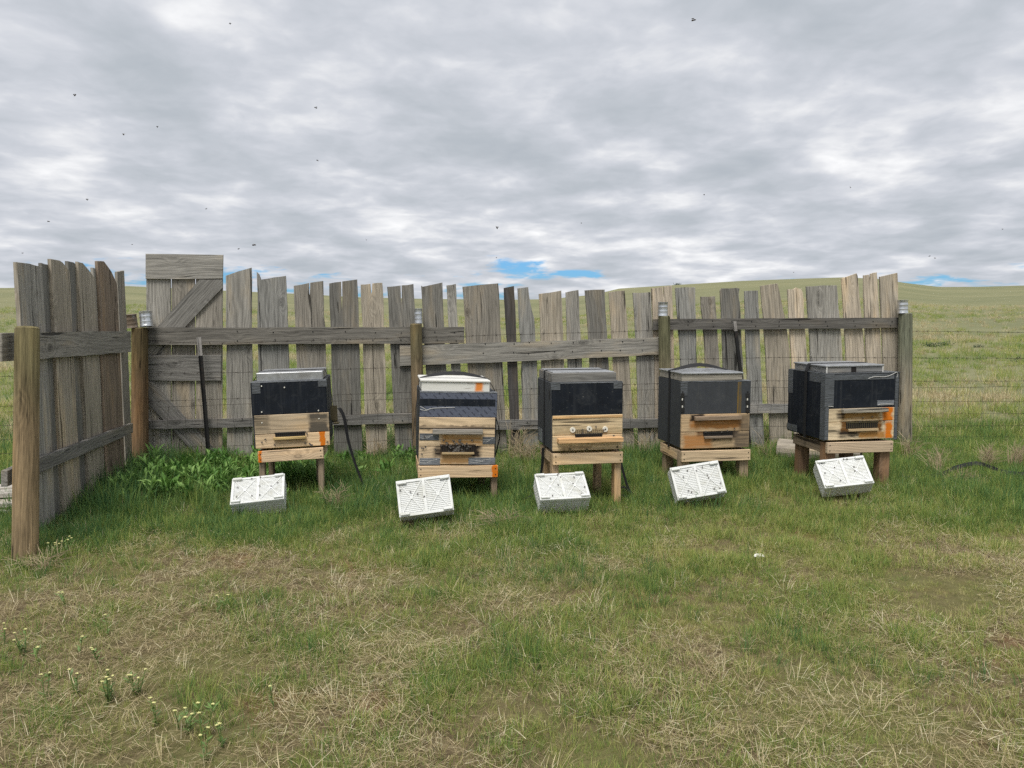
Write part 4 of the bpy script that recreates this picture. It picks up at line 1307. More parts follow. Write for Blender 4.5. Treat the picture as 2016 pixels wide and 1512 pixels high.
def make_crate():
    parts = []
    mb = MB()
    t = 0.008
    mb.box(-CW / 2, CW / 2, 0, t, -CH, 0.0, 0.0015).box(-CW / 2, CW / 2, CD - t, CD, -CH, 0.0, 0.0015)
    mb.box(-CW / 2, -CW / 2 + t, t, CD - t, -CH, 0.0).box(CW / 2 - t, CW / 2, t, CD - t, -CH, 0.0)
    mb.box(-CW / 2 + t, CW / 2 - t, t, CD - t, -CH, -CH + 0.006)
    parts.append(('shell', mb))
    mb = MB()                       # thicker rim standing proud
    r_ = 0.004
    mb.box(-CW / 2 - r_, CW / 2 + r_, -r_, 0.016, -0.018, 0.005, 0.0015).box(-CW / 2 - r_, CW / 2 + r_, CD - 0.016, CD + r_, -0.018, 0.005, 0.0015)
    mb.box(-CW / 2 - r_, -CW / 2 + 0.016, 0.0165, CD - 0.0165, -0.018, 0.005, 0.0015).box(CW / 2 - 0.016, CW / 2 + r_, 0.0165, CD - 0.0165, -0.018, 0.005, 0.0015)
    parts.append(('rim', mb))
    mb = MB()                       # fine lattice of the lid over a backing
    mb.box(-CW / 2 + 0.009, CW / 2 - 0.009, 0.009, CD - 0.009, -0.013, -0.0040)
    n = 16
    for k in range(n):
        y = 0.02 + (CD - 0.04) * (k + 0.5) / n
        mb.box(-CW / 2 + 0.012, CW / 2 - 0.012, y - 0.0042, y + 0.0028, -0.008, 0.0)
    for k in range(22):
        x = -CW / 2 + 0.02 + (CW - 0.04) * (k + 0.5) / 22
        mb.box(x - 0.0012, x + 0.0012, 0.012, CD - 0.012, -0.0079, -0.003)
    parts.append(('lattice', mb))
    mb = MB().box(-0.011, 0.011, 0.012, CD - 0.012, -0.006, 0.006, 0.0015)
    parts.append(('centre_bar', mb))
    for sgn in (-1, 1):
        mb = MB()
        cx = sgn * CW / 4
        wx, wy = CW / 2 - 0.03, CD - 0.03
        for d_ in (1, -1):
            a = math.atan2(wy * d_, wx)
            L = math.hypot(wx, wy)
            mb.box(-L / 2, L / 2, -0.0034, 0.0034, -0.004, 0.0035 + 0.0003 * d_, 0, Matrix.Translation((cx, CD / 2, 0)) @ Matrix.Rotation(a, 4, 'Z'))
        mb.cyl((cx, CD / 2, -0.004), (cx, CD / 2, 0.0055), 0.013, seg=12)
        parts.append(('cross_brace', mb))
    for sx_ in (-1, 1):
        for y0 in (0.004, CD - 0.026):
            mb = MB().box(sx_ * (CW / 2 - 0.038) - 0.034, sx_ * (CW / 2 - 0.038) + 0.034, y0, y0 + 0.022, 0.001, 0.022, 0.003)
            parts.append(('corner_lug', mb))
    mb = MB()                       # rows of ribs round the sides, staggered like brickwork
    rows = 5
    for k in range(rows):
        z = -0.026 - (CH - 0.035) * k / rows
        mb.box(-CW / 2 - 0.0014, CW / 2 + 0.0014, -0.0014, 0.003, z - 0.003, z)
        mb.box(-CW / 2 - 0.0014, CW / 2 + 0.0014, CD - 0.003, CD + 0.0014, z - 0.003, z)
        mb.box(-CW / 2 - 0.0013, -CW / 2 + 0.003, 0.004, CD - 0.004, z - 0.003, z)
        mb.box(CW / 2 - 0.003, CW / 2 + 0.0013, 0.004, CD - 0.004, z - 0.003, z)
        nb = 11
        for i in range(nb):
            x = -CW / 2 + CW * (i + (0.25 if k % 2 else 0.75)) / nb
            mb.box(x - 0.0015, x + 0.0015, -0.0012, 0.0028, z - 0.023, z - 0.003)
            if i < 9:
                y = CD * (i + (0.25 if k % 2 else 0.75)) / 9
                for sg in (-1, 1):
                    mb.box(sg * CW / 2 - (0.0011 if sg < 0 else 0.0028), sg * CW / 2 + (0.0011 if sg > 0 else 0.0028), y - 0.0015, y + 0.0015, z - 0.023, z - 0.003)
    parts.append(('side_ribs', mb))
    return [(nm, mb.mesh(nm, M['plastic'])) for nm, mb in parts]


crate_parts = make_crate()
CR = [((-1.946, 5.833, 0.130), (0.585, -0.069, 0.202), 'white lattice crate in the grass before the leftmost hive'),
      ((-0.619, 5.547, 0.113), (1.070, -0.106, 0.141), 'steeply tipped white lattice crate before the printed-tape hive'),
      ((0.411, 5.858, 0.146), (0.599, -0.018, 0.159), 'white lattice crate with a visible left end before the middle hive'),
      ((1.514, 6.084, 0.114), (1.053, -0.151, 0.050), 'white lattice crate tipped to one side before the yellow-streaked hive'),
      ((2.777, 6.296, 0.153), (0.789, -0.130, -0.064), 'white lattice crate before the rightmost hive')]
crates = []
for loc, rot, lab in CR:
    root = empty('plastic_crate', lab, 'crate', 'white crates in front of the hives', Matrix.Translation(loc) @ Euler(rot).to_matrix().to_4x4())
    for nm, me in crate_parts:
        link(nm, me, root)
    crates.append(root)

# ------------------------------------------------------------------ bees
mb = MB()
mb.sphere((0, -0.0045, 0.003), (0.0026, 0.0050, 0.0026)).sphere((0, 0.0020, 0.0034), (0.0026, 0.0028, 0.0026)).sphere((0, 0.0056, 0.0028), (0.0019, 0.0015, 0.0019), 6, 4)
bee_me = mb.mesh('bee', M['bee'], True)
bee_me.materials.append(M['wing'])
bm = bmesh.new(); bm.from_mesh(bee_me)
for sg in (-1, 1):
    for tip, wd in ((-0.008, 0.0035), (-0.005, 0.0028)):
        v = [bm.verts.new((sg * 0.001, 0.002, 0.0058)), bm.verts.new((sg * 0.006, tip * 0.5 + 0.002, 0.0066)), bm.verts.new((sg * 0.0062, tip, 0.0066)), bm.verts.new((sg * 0.003, tip * 0.9, 0.0062))]
        f = bm.faces.new(v); f.material_index = 1
bm.to_mesh(bee_me); bm.free()


def bee(mat, label, group, s=1.2):
    o = link('bee', bee_me, None, mat @ Matrix.Rotation(random.uniform(0, 6.28), 4, 'Z') @ Matrix.Scale(s, 4))
    tag(o, label, 'bee', group)


FLY = [(453, 47, 1.0), (148, 188, 1.4), (621, 213, 1.3), (310, 251, 1.0), (243, 266, 1.6), (625, 317, 1.0), (171, 394, 1.4), (406, 412, .9), (96, 437, 1.1),
       (501, 484, 1.8), (470, 491, 1.0), (721, 473, .8), (978, 450, 1.6), (977, 508, .8), (1366, 41, 1.9), (1387, 384, 1.0), (1145, 440, .9), (1674, 370, .8),
       (1974, 452, .9), (1830, 505, .8), (1841, 509, .8), (1562, 537, .9), (45, 499, .8), (260, 482, .7)]
for px, py, s in FLY:
    Y = random.uniform(3.6, 5.2)
    p = at(px, py, Y)
    bee(Matrix.Translation(p) @ Euler((random.uniform(-.4, .4), random.uniform(-.4, .4), 0)).to_matrix().to_4x4(), 'tiny dark honey bee flying against the cloudy sky', 'bees flying in the sky', s * Y / 5.0 * 0.95)
names = ['leftmost', 'printed-tape', 'middle', 'yellow-streaked', 'rightmost']
for k, c in enumerate(crates):
    for j in range((9, 4, 10, 11, 9)[k]):
        x, y = random.uniform(-CW * .45, CW * .45), random.uniform(0.03, CD * 0.98)
        bee(c.matrix_basis @ Matrix.Translation((x, y, 0.0035)), 'tiny dark honey bee crawling on the white crate before the %s hive' % names[k], 'bees on the crate before the %s hive' % names[k], 1.0)


def hive_bees(F, n, x0, x1, y0, y1, k, g=True):
    for j in range(n):
        f = random.gauss(0, 0.42) if g else random.uniform(-1, 1)
        px = (x0 + x1) / 2 + f * (x1 - x0) / 2
        py = random.uniform(y0, y1)
        p = F.l(px, py)
        bee(F.m @ Matrix.Translation((p[0], -0.011, p[1])) @ Matrix.Rotation(math.pi / 2, 4, 'X'), 'tiny dark honey bee on the front boards of the %s hive' % names[k], 'bees on the %s hive' % names[k], 1.2)


hive_bees(F1, 10, 505, 645, 845, 880, 0, False)
hive_bees(F2, 60, 860, 944, 866, 893, 1)
hive_bees(F2, 5, 826, 840, 822, 898, 1, False)
hive_bees(F3, 6, 1100, 1220, 840, 858, 2, False)
hive_bees(F4, 4, 1380, 1450, 842, 850, 3, False)
hive_bees(F5, 4, 1650, 1740, 818, 830, 4, False)

# ------------------------------------------------------------------ log, plank pile, litter
def log_thing():
    a = at(1533, 902, 8.35); b = at(1625, 900, 8.1)
    a.z = b.z = 0.085
    ln = (b - a).length + 0.35
    d = (b - a).normalized()
    ang = math.atan2(d.y, d.x)
    root = empty('log', 'grey cut log lying behind the rightmost hive', 'log', mat=Matrix.Translation(a) @ Matrix.Rotation(ang, 4, 'Z'))
    MB().cyl((0, 0, 0), (ln, 0, 0.01), 0.125, 0.115, 18, False, 0.05, 10).build('bark', M['bark'], root, color=(0.30, 0.265, 0.215))
    MB().cyl((0.004, 0, 0), (0.02, 0, 0), 0.118, 0.118, 18).build('cut_end', M['stand_z'], root, color=(0.085, 0.06, 0.045))
    MB().cyl((ln - 0.02, 0, 0.01), (ln - 0.004, 0, 0.01), 0.108, 0.108, 18).build('cut_end', M['stand_z'], root, color=(0.2, 0.15, 0.1))


log_thing()


def pile():
    g = gnd(10, 1040)
    root = empty('plank_pile', 'pile of pale grey planks lying outside the left fence', 'planks', mat=Matrix.Translation((g.x - 1.05, g.y + 0.35, 0)))
    for k, (dx, dy, z, a) in enumerate([(0, -.22, 0.03, 0.32), (0, 0, 0.035, 0.30), (0.02, .2, 0.03, 0.34), (-.02, -.12, 0.075, 0.27), (.03, .1, 0.08, 0.33), (0.0, .02, 0.122, 0.30), (-.05, .22, 0.12, 0.36)]):
        MB().box(-0.9, 0.9, -0.085, 0.085, -0.019, 0.019, 0.003).build('plank', M['old_x'], root, Matrix.Translation((dx, dy, z)) @ Matrix.Rotation(a, 4, 'Z'), color=(0.42, 0.39, 0.35))


pile()
g = gnd(1494, 1103)
mb = MB()
mb.sphere((0, 0, 0), (0.032, 0.016, 0.012), 7, 5)
for v in mb.bm.verts: v.co += Vector((random.uniform(-.006, .006), random.uniform(-.005, .005), random.uniform(-.003, .005)))
o = mb.build('scrap', M['stone'], None, Matrix.Translation((g.x, g.y, 0.03)))
tag(o, 'small white scrap lying in the grass of the right foreground', 'litter')
a = gnd(1765, 946); b = gnd(2030, 946)
root = empty('webbing_strap', 'black webbing strap lying in the grass right of the hives', 'strap', mat=Matrix.Translation(a))
P = [gnd(x, y) for x, y in ((1765, 944), (1800, 947), (1850, 945), (1880, 938), (1920, 934), (1950, 939), (1980, 944), (2040, 946), (2120, 948))]
P = [Vector((p.x - a.x, p.y - a.y, h)) for p, h in zip(P, (0.02, .03, .05, .085, .11, .095, .07, .05, .03))]
MB().ribbon(curve(P), [Vector((0.05, 0.6, 0.75))] * (6 * 8 + 1), 0.042, 0.003).build('webbing', M['web'], root)

# ------------------------------------------------------------------ plants: prototypes
def store_blade(me, vals):
    at_ = me.attributes.new('blade', 'FLOAT', 'POINT')
    at_.data.foreach_set('value', np.asarray(vals, np.float32))


def blade(V, Fc, A, base, az, h, w, lean, curl, seg=3, rnd=0.5, flat=0.0):
    """curved tapering blade"""
    d = Vector((math.cos(az), math.sin(az), 0)); sd_ = Vector((-math.sin(az), math.cos(az), 0))
    i0 = len(V)
    p = Vector(base); ang = lean
    for k in range(seg):
        f = k / seg
        ww = w * (1 - 0.55 * f)
        V.append(p - sd_ * ww / 2); V.append(p + sd_ * ww / 2); A += [rnd, rnd]
        p = p + (d * math.sin(ang) + Vector((0, 0, 1)) * math.cos(ang)) * h / seg
        ang += curl / seg
    V.append(p); A.append(rnd)
    for k in range(seg - 1):
        a = i0 + 2 * k
        Fc.append((a, a + 1, a + 3, a + 2))
    a = i0 + 2 * (seg - 1)
    Fc.append((a, a + 1, a + 2))


def proto(name, V, Fc, A, mat):
    me = bpy.data.meshes.new(name)
    me.from_pydata([tuple(v) for v in V], [], Fc)
    me.materials.append(M[mat])
    store_blade(me, A)
    me.update()
    return bpy.data.objects.new(name, me)


U = random.uniform


def tuft(name, n, rad, h, w, lean, curl, mat, seg=3):
    V, Fc, A = [], [], []
    for _ in range(n):
        a = U(0, 6.283); r_ = rad * math.sqrt(random.random())
        az = a + U(-1.0, 1.0)
        blade(V, Fc, A, (math.cos(a) * r_, math.sin(a) * r_, -0.005), az, h * U(0.5, 1.15), w * U(0.7, 1.2), U(0.02, lean), U(0, curl), seg, random.random())
    return proto(name, V, Fc, A, mat)


def litter(name, n, rad, ln, w):
    V, Fc, A = [], [], []
    for _ in range(n):
        a = U(0, 6.283); r_ = rad * math.sqrt(random.random()); rnd = random.random()
        az = U(0, 6.283)
        blade(V, Fc, A, (math.cos(a) * r_, math.sin(a) * r_, U(0.003, 0.03)), az, ln * U(0.4, 1.2), w * U(0.6, 1.2), U(1.2, 1.62), U(-0.35, 0.5), 3, rnd)
    return proto(name, V, Fc, A, 'straw')


def leafy(name, n, ln, w, hgt):
    """broad-leaved weed: a few stems with lance-shaped leaves"""
    V, Fc, A = [], [], []
    def leaf(base, az, l, w_, lean, curl, rnd):
        d = Vector((math.cos(az), math.sin(az), 0)); sd_ = Vector((-math.sin(az), math.cos(az), 0)); p = Vector(base); ang = lean
        i0 = len(V)
        prof = [0.35, 0.95, 1.0, 0.7]
        for k, q in enumerate(prof):
            nrm = Vector((0, 0, 1)) * math.sin(ang) - d * math.cos(ang)
            V.append(p - sd_ * w_ * q / 2 + nrm * w_ * 0.12); V.append(p - nrm * w_ * 0.02); V.append(p + sd_ * w_ * q / 2 + nrm * w_ * 0.12); A.extend([rnd] * 3)
            p = p + (d * math.sin(ang) + Vector((0, 0, 1)) * math.cos(ang)) * l / 4; ang += curl / 4
        V.append(p); A.append(rnd)
        for k in range(3):
            a = i0 + 3 * k
            Fc.append((a, a + 1, a + 4, a + 3)); Fc.append((a + 1, a + 2, a + 5, a + 4))
        a = i0 + 9
        Fc.append((a, a + 1, a + 3 + 0)); Fc.append((a + 1, a + 2, a + 3))
    for _ in range(n):
        t = random.random()
        leaf((U(-.04, .04), U(-.04, .04), hgt * t * 0.75), U(0, 6.283), ln * U(0.6, 1.2) * (1 - 0.35 * t), w * U(0.7, 1.2), U(0.15, 0.9), U(0.2, 1.3), random.random())
    return proto(name, V, Fc, A, 'weed')


turf = [tuft('grass_tuft', 17, 0.055, U(0.05, 0.09), 0.0031, 0.75, 0.9, 'grass') for _ in range(8)]
longg = [tuft('long_grass_tuft', 18, 0.06, U(0.13, 0.20), 0.0042, 0.5, 1.0, 'grass', 4) for _ in range(8)]
dryt = [tuft('dry_grass_tuft', 14, 0.05, U(0.10, 0.17), 0.0030, 0.9, 1.3, 'straw', 4) for _ in range(6)]
litt = [litter('straw_litter', 16, 0.11, U(0.05, 0.11), 0.0020) for _ in range(8)]
weeds = [leafy('weed_plant', random.randint(12, 24), U(0.08, 0.16), U(0.012, 0.027), U(0.06, 0.30)) for _ in range(12)]
field = [tuft('meadow_tuft', 26, 0.16, U(0.16, 0.24), 0.0085, 0.8, 1.1, 'grass', 3) for _ in range(6)]
fieldd = [tuft('meadow_dry_tuft', 22, 0.15, U(0.18, 0.27), 0.0075, 0.8, 1.1, 'straw', 3) for _ in range(5)]


def scatter(name, label, cat, xy, scl, tint, protos, tilt=0.15, zoff=0.0):
    n = len(xy)
    z = height(xy[:, 0], xy[:, 1]) + zoff
    me = bpy.data.meshes.new(name)
    me.vertices.add(n)
    me.vertices.foreach_set('co', np.column_stack([xy, z]).astype(np.float32).ravel())
    rot = np.column_stack([RNG.normal(0, tilt, n), RNG.normal(0, tilt, n), RNG.uniform(0, 6.283, n)]).astype(np.float32)
    for nm, typ, arr, key in (('rot', 'FLOAT_VECTOR', rot.ravel(), 'vector'), ('scl', 'FLOAT', scl.astype(np.float32), 'value'),
                              ('tint', 'FLOAT', tint.astype(np.float32), 'value'), ('pick', 'INT', RNG.integers(0, len(protos), n).astype(np.int32), 'value')):
        at_ = me.attributes.new(nm, typ, 'POINT')
        at_.data.foreach_set(key, arr)
    me.update()
    o = link(name, me)
    tag(o, label, cat, kind='stuff')
    col = bpy.data.collections.new(name + '_kinds')
    for p in protos: col.objects.link(p)
    ng = bpy.data.node_groups.new(name + '_scatter', 'GeometryNodeTree')
    ng.interface.new_socket('Geometry', in_out='INPUT', socket_type='NodeSocketGeometry')
    ng.interface.new_socket('Geometry', in_out='OUTPUT', socket_type='NodeSocketGeometry')
    nd = ng.nodes; lk = ng.links
    gi = nd.new('NodeGroupInput'); go = nd.new('NodeGroupOutput')
    ci = nd.new('GeometryNodeCollectionInfo'); ci.inputs['Collection'].default_value = col
    ci.inputs['Separate Children'].default_value = True; ci.inputs['Reset Children'].default_value = True
    iop = nd.new('GeometryNodeInstanceOnPoints'); iop.inputs['Pick Instance'].default_value = True
    def attr(nm, typ):
        a = nd.new('GeometryNodeInputNamedAttribute'); a.data_type = typ; a.inputs['Name'].default_value = nm
        return [s for s in a.outputs if s.enabled and s.name == 'Attribute'][0]
    e2r = nd.new('FunctionNodeEulerToRotation')
    lk.new(attr('rot', 'FLOAT_VECTOR'), e2r.inputs[0])
    lk.new(gi.outputs[0], iop.inputs['Points']); lk.new(ci.outputs[0], iop.inputs['Instance'])
    lk.new(attr('pick', 'INT'), iop.inputs['Instance Index']); lk.new(e2r.outputs[0], iop.inputs['Rotation']); lk.new(attr('scl', 'FLOAT'), iop.inputs['Scale'])
    lk.new(iop.outputs[0], go.inputs[0])
    md = o.modifiers.new('scatter', 'NODES'); md.node_group = ng
    return o


def yard(density, y0=1.5, y1=10.0, widen=1.3):
    """uniform random points on the part of the yard near the view"""
    xm = 0.70 * y1 + widen
    n = int(density * (y1 - y0) * 2 * xm)
    x = RNG.uniform(-xm, xm, n); y = RNG.uniform(y0, y1, n)
    k = np.abs(x) < 0.70 * y + widen
    return np.column_stack([x[k], y[k]])


def keepp(xy, prob):
    return RNG.random(len(xy)) < prob


def sstep(x, a, b):
    t = np.clip((x - a) / (b - a), 0, 1)
    return t * t * (3 - 2 * t)


BY = lambda x: BACK.a.y + (x - BACK.a.x) * BACK.d.y / BACK.d.x           # fence line
LX = lambda y: LEFT.a.x + (y - LEFT.a.y) * LEFT.d.x / LEFT.d.y


def fields(xy):
    x, y = xy[:, 0], xy[:, 1]
    n1 = fbm(x * 0.75 + 3, y * 0.75 + 9, 21, 4)
    n2 = fbm(x * 2.3 + 13, y * 2.3 + 2, 33, 3)
    moist = (n1 - 0.5) * 1.9 + (n2 - 0.5) * 1.5
    hive = sstep(y, 4.6, 6.0)                                  # greener towards the hives
    right = sstep(x, -1.2, 1.2)
    bare = sstep(-x - 0.30 * (y - 2.2), 0.1, 1.4) * sstep(y, 5.2, 3.4)      # scuffed soil left foreground
    g = 0.67 + moist * 0.50 + 0.24 * hive + 0.26 * right * (1 - hive) - 0.16 * bare
    return np.clip(g, 0.05, 1.0), moist, hive, right, bare


def not_blocked(xy):
    x, y = xy[:, 0], xy[:, 1]
    ok = np.ones(len(xy), bool)
    for F in (F1, F2, F3, F4, F5):      # thin the shade under the hives
        p = F.m0.inverted()
        lx = (x - F.m0.translation.x) * math.cos(YAW) + (y - F.m0.translation.y) * math.sin(YAW)
        ly = -(x - F.m0.translation.x) * math.sin(YAW) + (y - F.m0.translation.y) * math.cos(YAW)
        inside = (np.abs(lx) < F.W / 2 - 0.08) & (ly > 0.1) & (ly < F.D - 0.1)
        ok &= ~(inside & (RNG.random(len(xy)) < 0.25))
    for c in crates:
        inv = c.matrix_basis.inverted()
        t = c.matrix_basis.translation
        lx = x - t.x; ly = y - t.y
        ok &= ~((np.abs(lx) < CW * 0.5) & (ly > 0.0) & (ly < CD * 0.92))
    g = gnd(50, 1105)
    ok &= np.hypot(x - g.x, y - g.y - 0.02) > 0.085
    return ok


# short turf
xy = yard(1000, 1.5, 10.3)
g, moist, hive, right, bare = fields(xy)
k = keepp(xy, g * np.clip(5.0 / xy[:, 1], 0.5, 1)) & not_blocked(xy)
xy, g, moist, hive, right, bare = xy[k], g[k], moist[k], hive[k], right[k], bare[k]
tint = 0.55 - 0.20 * hive + 0.08 * right - 0.16 * moist + RNG.normal(0, 0.13, len(xy))
clu = sstep(fbm(xy[:, 0] * 3.4 + 8, xy[:, 1] * 3.4 + 1, 61, 3), 0.36, 0.70)
scl = np.where(xy[:, 1] < 4.6, 0.80, 1.0) * (0.52 + 0.40 * hive + 0.30 * np.clip(moist, -0.5, 0.8) + 0.55 * clu) * RNG.uniform(0.65, 1.25, len(xy))
tint = tint - 0.14 * (clu - 0.5)
scatter('turf_grass', 'short patchy green grass covering the yard', 'grass', xy, scl, np.clip(tint, 0, 1), turf)

# taller grass round the hives, fences and in clumps
xy = yard(230, 3.0, 10.3)
x, y = xy[:, 0], xy[:, 1]
g, moist, hive, right, bare = fields(xy)
row = np.exp(-((y - (6.65 + 0.10 * x)) / 0.95) ** 2)
nearf = np.exp(-np.clip(BY(x) - y, 0, 9) / 0.7)
nearl = np.exp(-np.clip(np.abs(x - LX(y) - 0.25) - 0.15, 0, 9) / 0.28) * (y > 4.9)
clump = sstep(fbm(x * 1.1 + 5, y * 1.1, 77, 3), 0.56, 0.68) * 0.7 * sstep(y, 2.6, 4)
prob = np.clip(0.75 * row + 0.75 * nearf + 0.9 * nearl + clump + 0.25 * (y > 7), 0, 1) * (0.45 + 0.55 * g)
k = keepp(xy, prob) & not_blocked(xy)
xy, g, moist, nl, nf = xy[k], g[k], moist[k], nearl[k], nearf[k]
tint = 0.27 - 0.16 * moist - 0.10 * nl + RNG.normal(0, 0.12, len(xy)) + 0.10 * sstep(xy[:, 0], 1, 4)
scl = RNG.uniform(0.45, 1.05, len(xy)) * (0.85 + 0.3 * g)
scl *= np.where(xy[:, 1] < 5.75, 0.62, 1.0) * (1 + 0.5 * nl)
scatter('tall_grass', 'longer blue-green grass around the hives and fence foot', 'grass', xy, scl, np.clip(tint, 0, 1), longg)

# straw and dead grass
xy = yard(400, 1.5, 10.0)
g, moist, hive, right, bare = fields(xy)
n3 = fbm(xy[:, 0] * 1.7 + 40, xy[:, 1] * 1.7, 91, 3)
k = keepp(xy, np.clip(0.58 - 0.55 * (g - 0.45) + (n3 - 0.5) * 1.8 - 0.22 * hive, 0.05, 1)) & not_blocked(xy)
xy = xy[k]
scatter('straw_litter_cover', 'pale dead grass stems lying flat between the green blades', 'straw', xy, RNG.uniform(0.55, 1.25, len(xy)), np.clip(RNG.normal(0.56, 0.20, len(xy)) - 0.12 * bare[k], 0, 1), litt, 0.08)

xy = yard(60, 2.0, 10.0)
g, moist, hive, right, bare = fields(xy)
n3 = fbm(xy[:, 0] * 0.9 + 60, xy[:, 1] * 0.9, 55, 3)
k = keepp(xy, np.clip((n3 - 0.42) * 4.0, 0.05, 1)) & not_blocked(xy)
xy = xy[k]
scatter('dry_grass', 'upright bleached grass tufts scattered through the yard', 'grass', xy, RNG.uniform(0.3, 0.95, len(xy)), np.clip(RNG.normal(0.62, 0.18, len(xy)), 0, 1), dryt, 0.3)

# lush weeds in the corner and along the fence foot
xy = yard(190, 5.0, 9.0)
x, y = xy[:, 0], xy[:, 1]
dfence = BY(x) - y
corner = np.exp(-(np.clip(np.abs(x + 2.9) - 0.5, 0, 9) / 0.5) ** 2) * np.exp(-(np.clip(dfence - 1.15, 0, 9) / 0.45) ** 2)
strip = np.exp(-(np.clip(dfence - 0.7, 0, 9) / 0.35) ** 2) * sstep(x, -0.2, -0.8)
prob = np.clip(np.maximum(corner, strip * 1.1) * (0.05 + 1.5 * sstep(fbm(x * 2.2, y * 2.2, 3, 3), 0.34, 0.62)), 0, 1) * 0.95
k = keepp(xy, prob) & (dfence > 0.13) & (x > LX(y) + 0.12) & not_blocked(xy)
xy = xy[k]
scatter('leafy_weeds', 'dense dark green leafy weeds along the fence foot in the left corner', 'weeds', xy, RNG.uniform(0.6, 1.35, len(xy)), np.clip(RNG.normal(0.55, 0.26, len(xy)), 0, 1), weeds, 0.25)

# meadow beyond the fence
def meadow(density, r0, r1):
    a = RNG.uniform(-0.78, 0.78, int(density * 0.78 * (r1 * r1 - r0 * r0)))
    r_ = np.sqrt(RNG.uniform(r0 * r0, r1 * r1, len(a)))
    return np.column_stack([r_ * np.sin(a), r_ * np.cos(a)])


mx = [meadow(46, 8.2, 15), meadow(18, 15, 28), meadow(6, 28, 50)]
ms = [np.full(len(m), s_) for m, s_ in zip(mx, (0.85, 0.85, 0.8))]
xy = np.vstack(mx); sc_ = np.concatenate(ms)
k = (BY(xy[:, 0]) + 0.12 < xy[:, 1]) | (xy[:, 0] < LX(xy[:, 1]) - 0.15)
xy, sc_ = xy[k], sc_[k]
mo = fbm(xy[:, 0] * 0.16 + 3, xy[:, 1] * 0.30, 15, 4) + 0.4 * (fbm(xy[:, 0] * 0.9, xy[:, 1] * 1.2, 25, 3) - 0.5)
gr = mo > 0.47 + RNG.normal(0, 0.10, len(xy))
sc_ = sc_ * RNG.uniform(0.6, 1.15, len(xy))
tn = np.clip(0.68 - 0.8 * (mo - 0.5) + RNG.normal(0, 0.10, len(xy)), 0.1, 1)
scatter('meadow_grass', 'green pasture grass on the slope beyond the fence', 'grass', xy[gr], sc_[gr], tn[gr], field)
scatter('meadow_straw', 'bleached pasture grass on the slope beyond the fence', 'grass', xy[~gr], sc_[~gr], np.clip(tn[~gr] * 0.75, 0, 1), fieldd)

# ------------------------------------------------------------------ flowering weeds in the left foreground
def flower_weed(px, py, hgt, heads, label, group):
    g = gnd(px, py)
    root = empty('flowering_weed', label, 'plant', group, Matrix.Translation((g.x, g.y, gz(g.x, g.y))))
    mb = MB()
    tops = []
    for k in range(heads):
        a = U(0, 6.283); sp = U(0.01, 0.05)
        t = Vector((math.cos(a) * sp, math.sin(a) * sp, hgt * U(0.75, 1.05)))
        mb.tube([(t.x * 0.2, t.y * 0.2, -0.01), (t.x * 0.6, t.y * 0.6, t.z * 0.5), t], [0.0022, 0.002, 0.0014], 4)
        for j in range(8):
            f = U(0.0, 0.9); az = U(0, 6.283); l = U(0.02, 0.038)
            c = Vector((t.x * f, t.y * f, t.z * f)); d = Vector((math.cos(az), math.sin(az), U(0.3, 1.0))).normalized()
            sdv = Vector((-math.sin(az), math.cos(az), 0)) * 0.005
            v = [mb.bm.verts.new(c), mb.bm.verts.new(c + d * l * .5 + sdv), mb.bm.verts.new(c + d * l), mb.bm.verts.new(c + d * l * .5 - sdv)]
            mb.bm.faces.new(v)
        tops.append(t)
    mb.build('stem', M['weedplain'], root)
    for t in tops:
        h = MB().sphere(t + Vector((0, 0, 0.003)), (0.0044, 0.0044, 0.0034), 7, 5)
        for k in range(5):
            a = U(0, 6.283); h.sphere(t + Vector((math.cos(a) * .006, math.sin(a) * .004, 0.003)), (0.0026, 0.0026, 0.002), 5, 4)
        h.build('flower_head', M['bud'], root)


for px, py, n in [(215, 1385, 5), (270, 1370, 4), (150, 1370, 2), (90, 1380, 2), (50, 1290, 3), (70, 1305, 2), (200, 1310, 2), (370, 1445, 3), (400, 1455, 3), (440, 1470, 2),
                  (310, 1430, 2), (355, 1435, 1), (430, 1215, 2), (8, 1275, 2), (155, 1290, 1), (215, 1255, 1), (405, 1500, 2), (540, 1395, 1), (130, 1195, 2)]:
    flower_weed(px, py, U(0.08, 0.13), n, 'small green weed with pale yellow flower heads in the left foreground', 'flowering weeds in the left foreground')
for px, py in ((110, 1105), (135, 1095)):
    flower_weed(px, py, 0.13, 4, 'small pale-flowered weed beside the nearest fence post', 'weeds beside the nearest post')


# ------------------------------------------------------------------ dead brush and bleached tufts
def brush(px, py, hgt, n, spread, label, name='dead_brush', mat='dryweed', lean=None, thick=0.0022):
    g = gnd(px, py)
    root = empty(name, label, 'dry plant', None, Matrix.Translation((g.x, g.y, gz(g.x, g.y))))
    mb = MB()
    for _ in range(n):
        a = U(0, 6.283) if lean is None else random.gauss(lean, 0.7)
        L = hgt * U(0.5, 1.15); out = U(0.1, 1.0) * spread
        b = Vector((U(-.5, .5) * spread * .5, U(-.3, .3) * spread * .5, -0.01))
        m_ = b + Vector((math.cos(a) * out * .4, math.sin(a) * out * .4, L * 0.62)); e = b + Vector((math.cos(a) * out, math.sin(a) * out, L * U(0.6, 1.0)))
        mb.tube(curve([b, m_, e], 3), [thick, thick, thick, thick * .8, thick * .7, thick * .6, thick * .4], 3)
        if random.random() < 0.5:
            q = m_.lerp(e, U(0.1, .6)); mb.tube([q, q + Vector((U(-.08, .08), U(-.08, .08), U(.0, .1)))], thick * .6, 3)
    mb.build('stalks', M[mat], root)


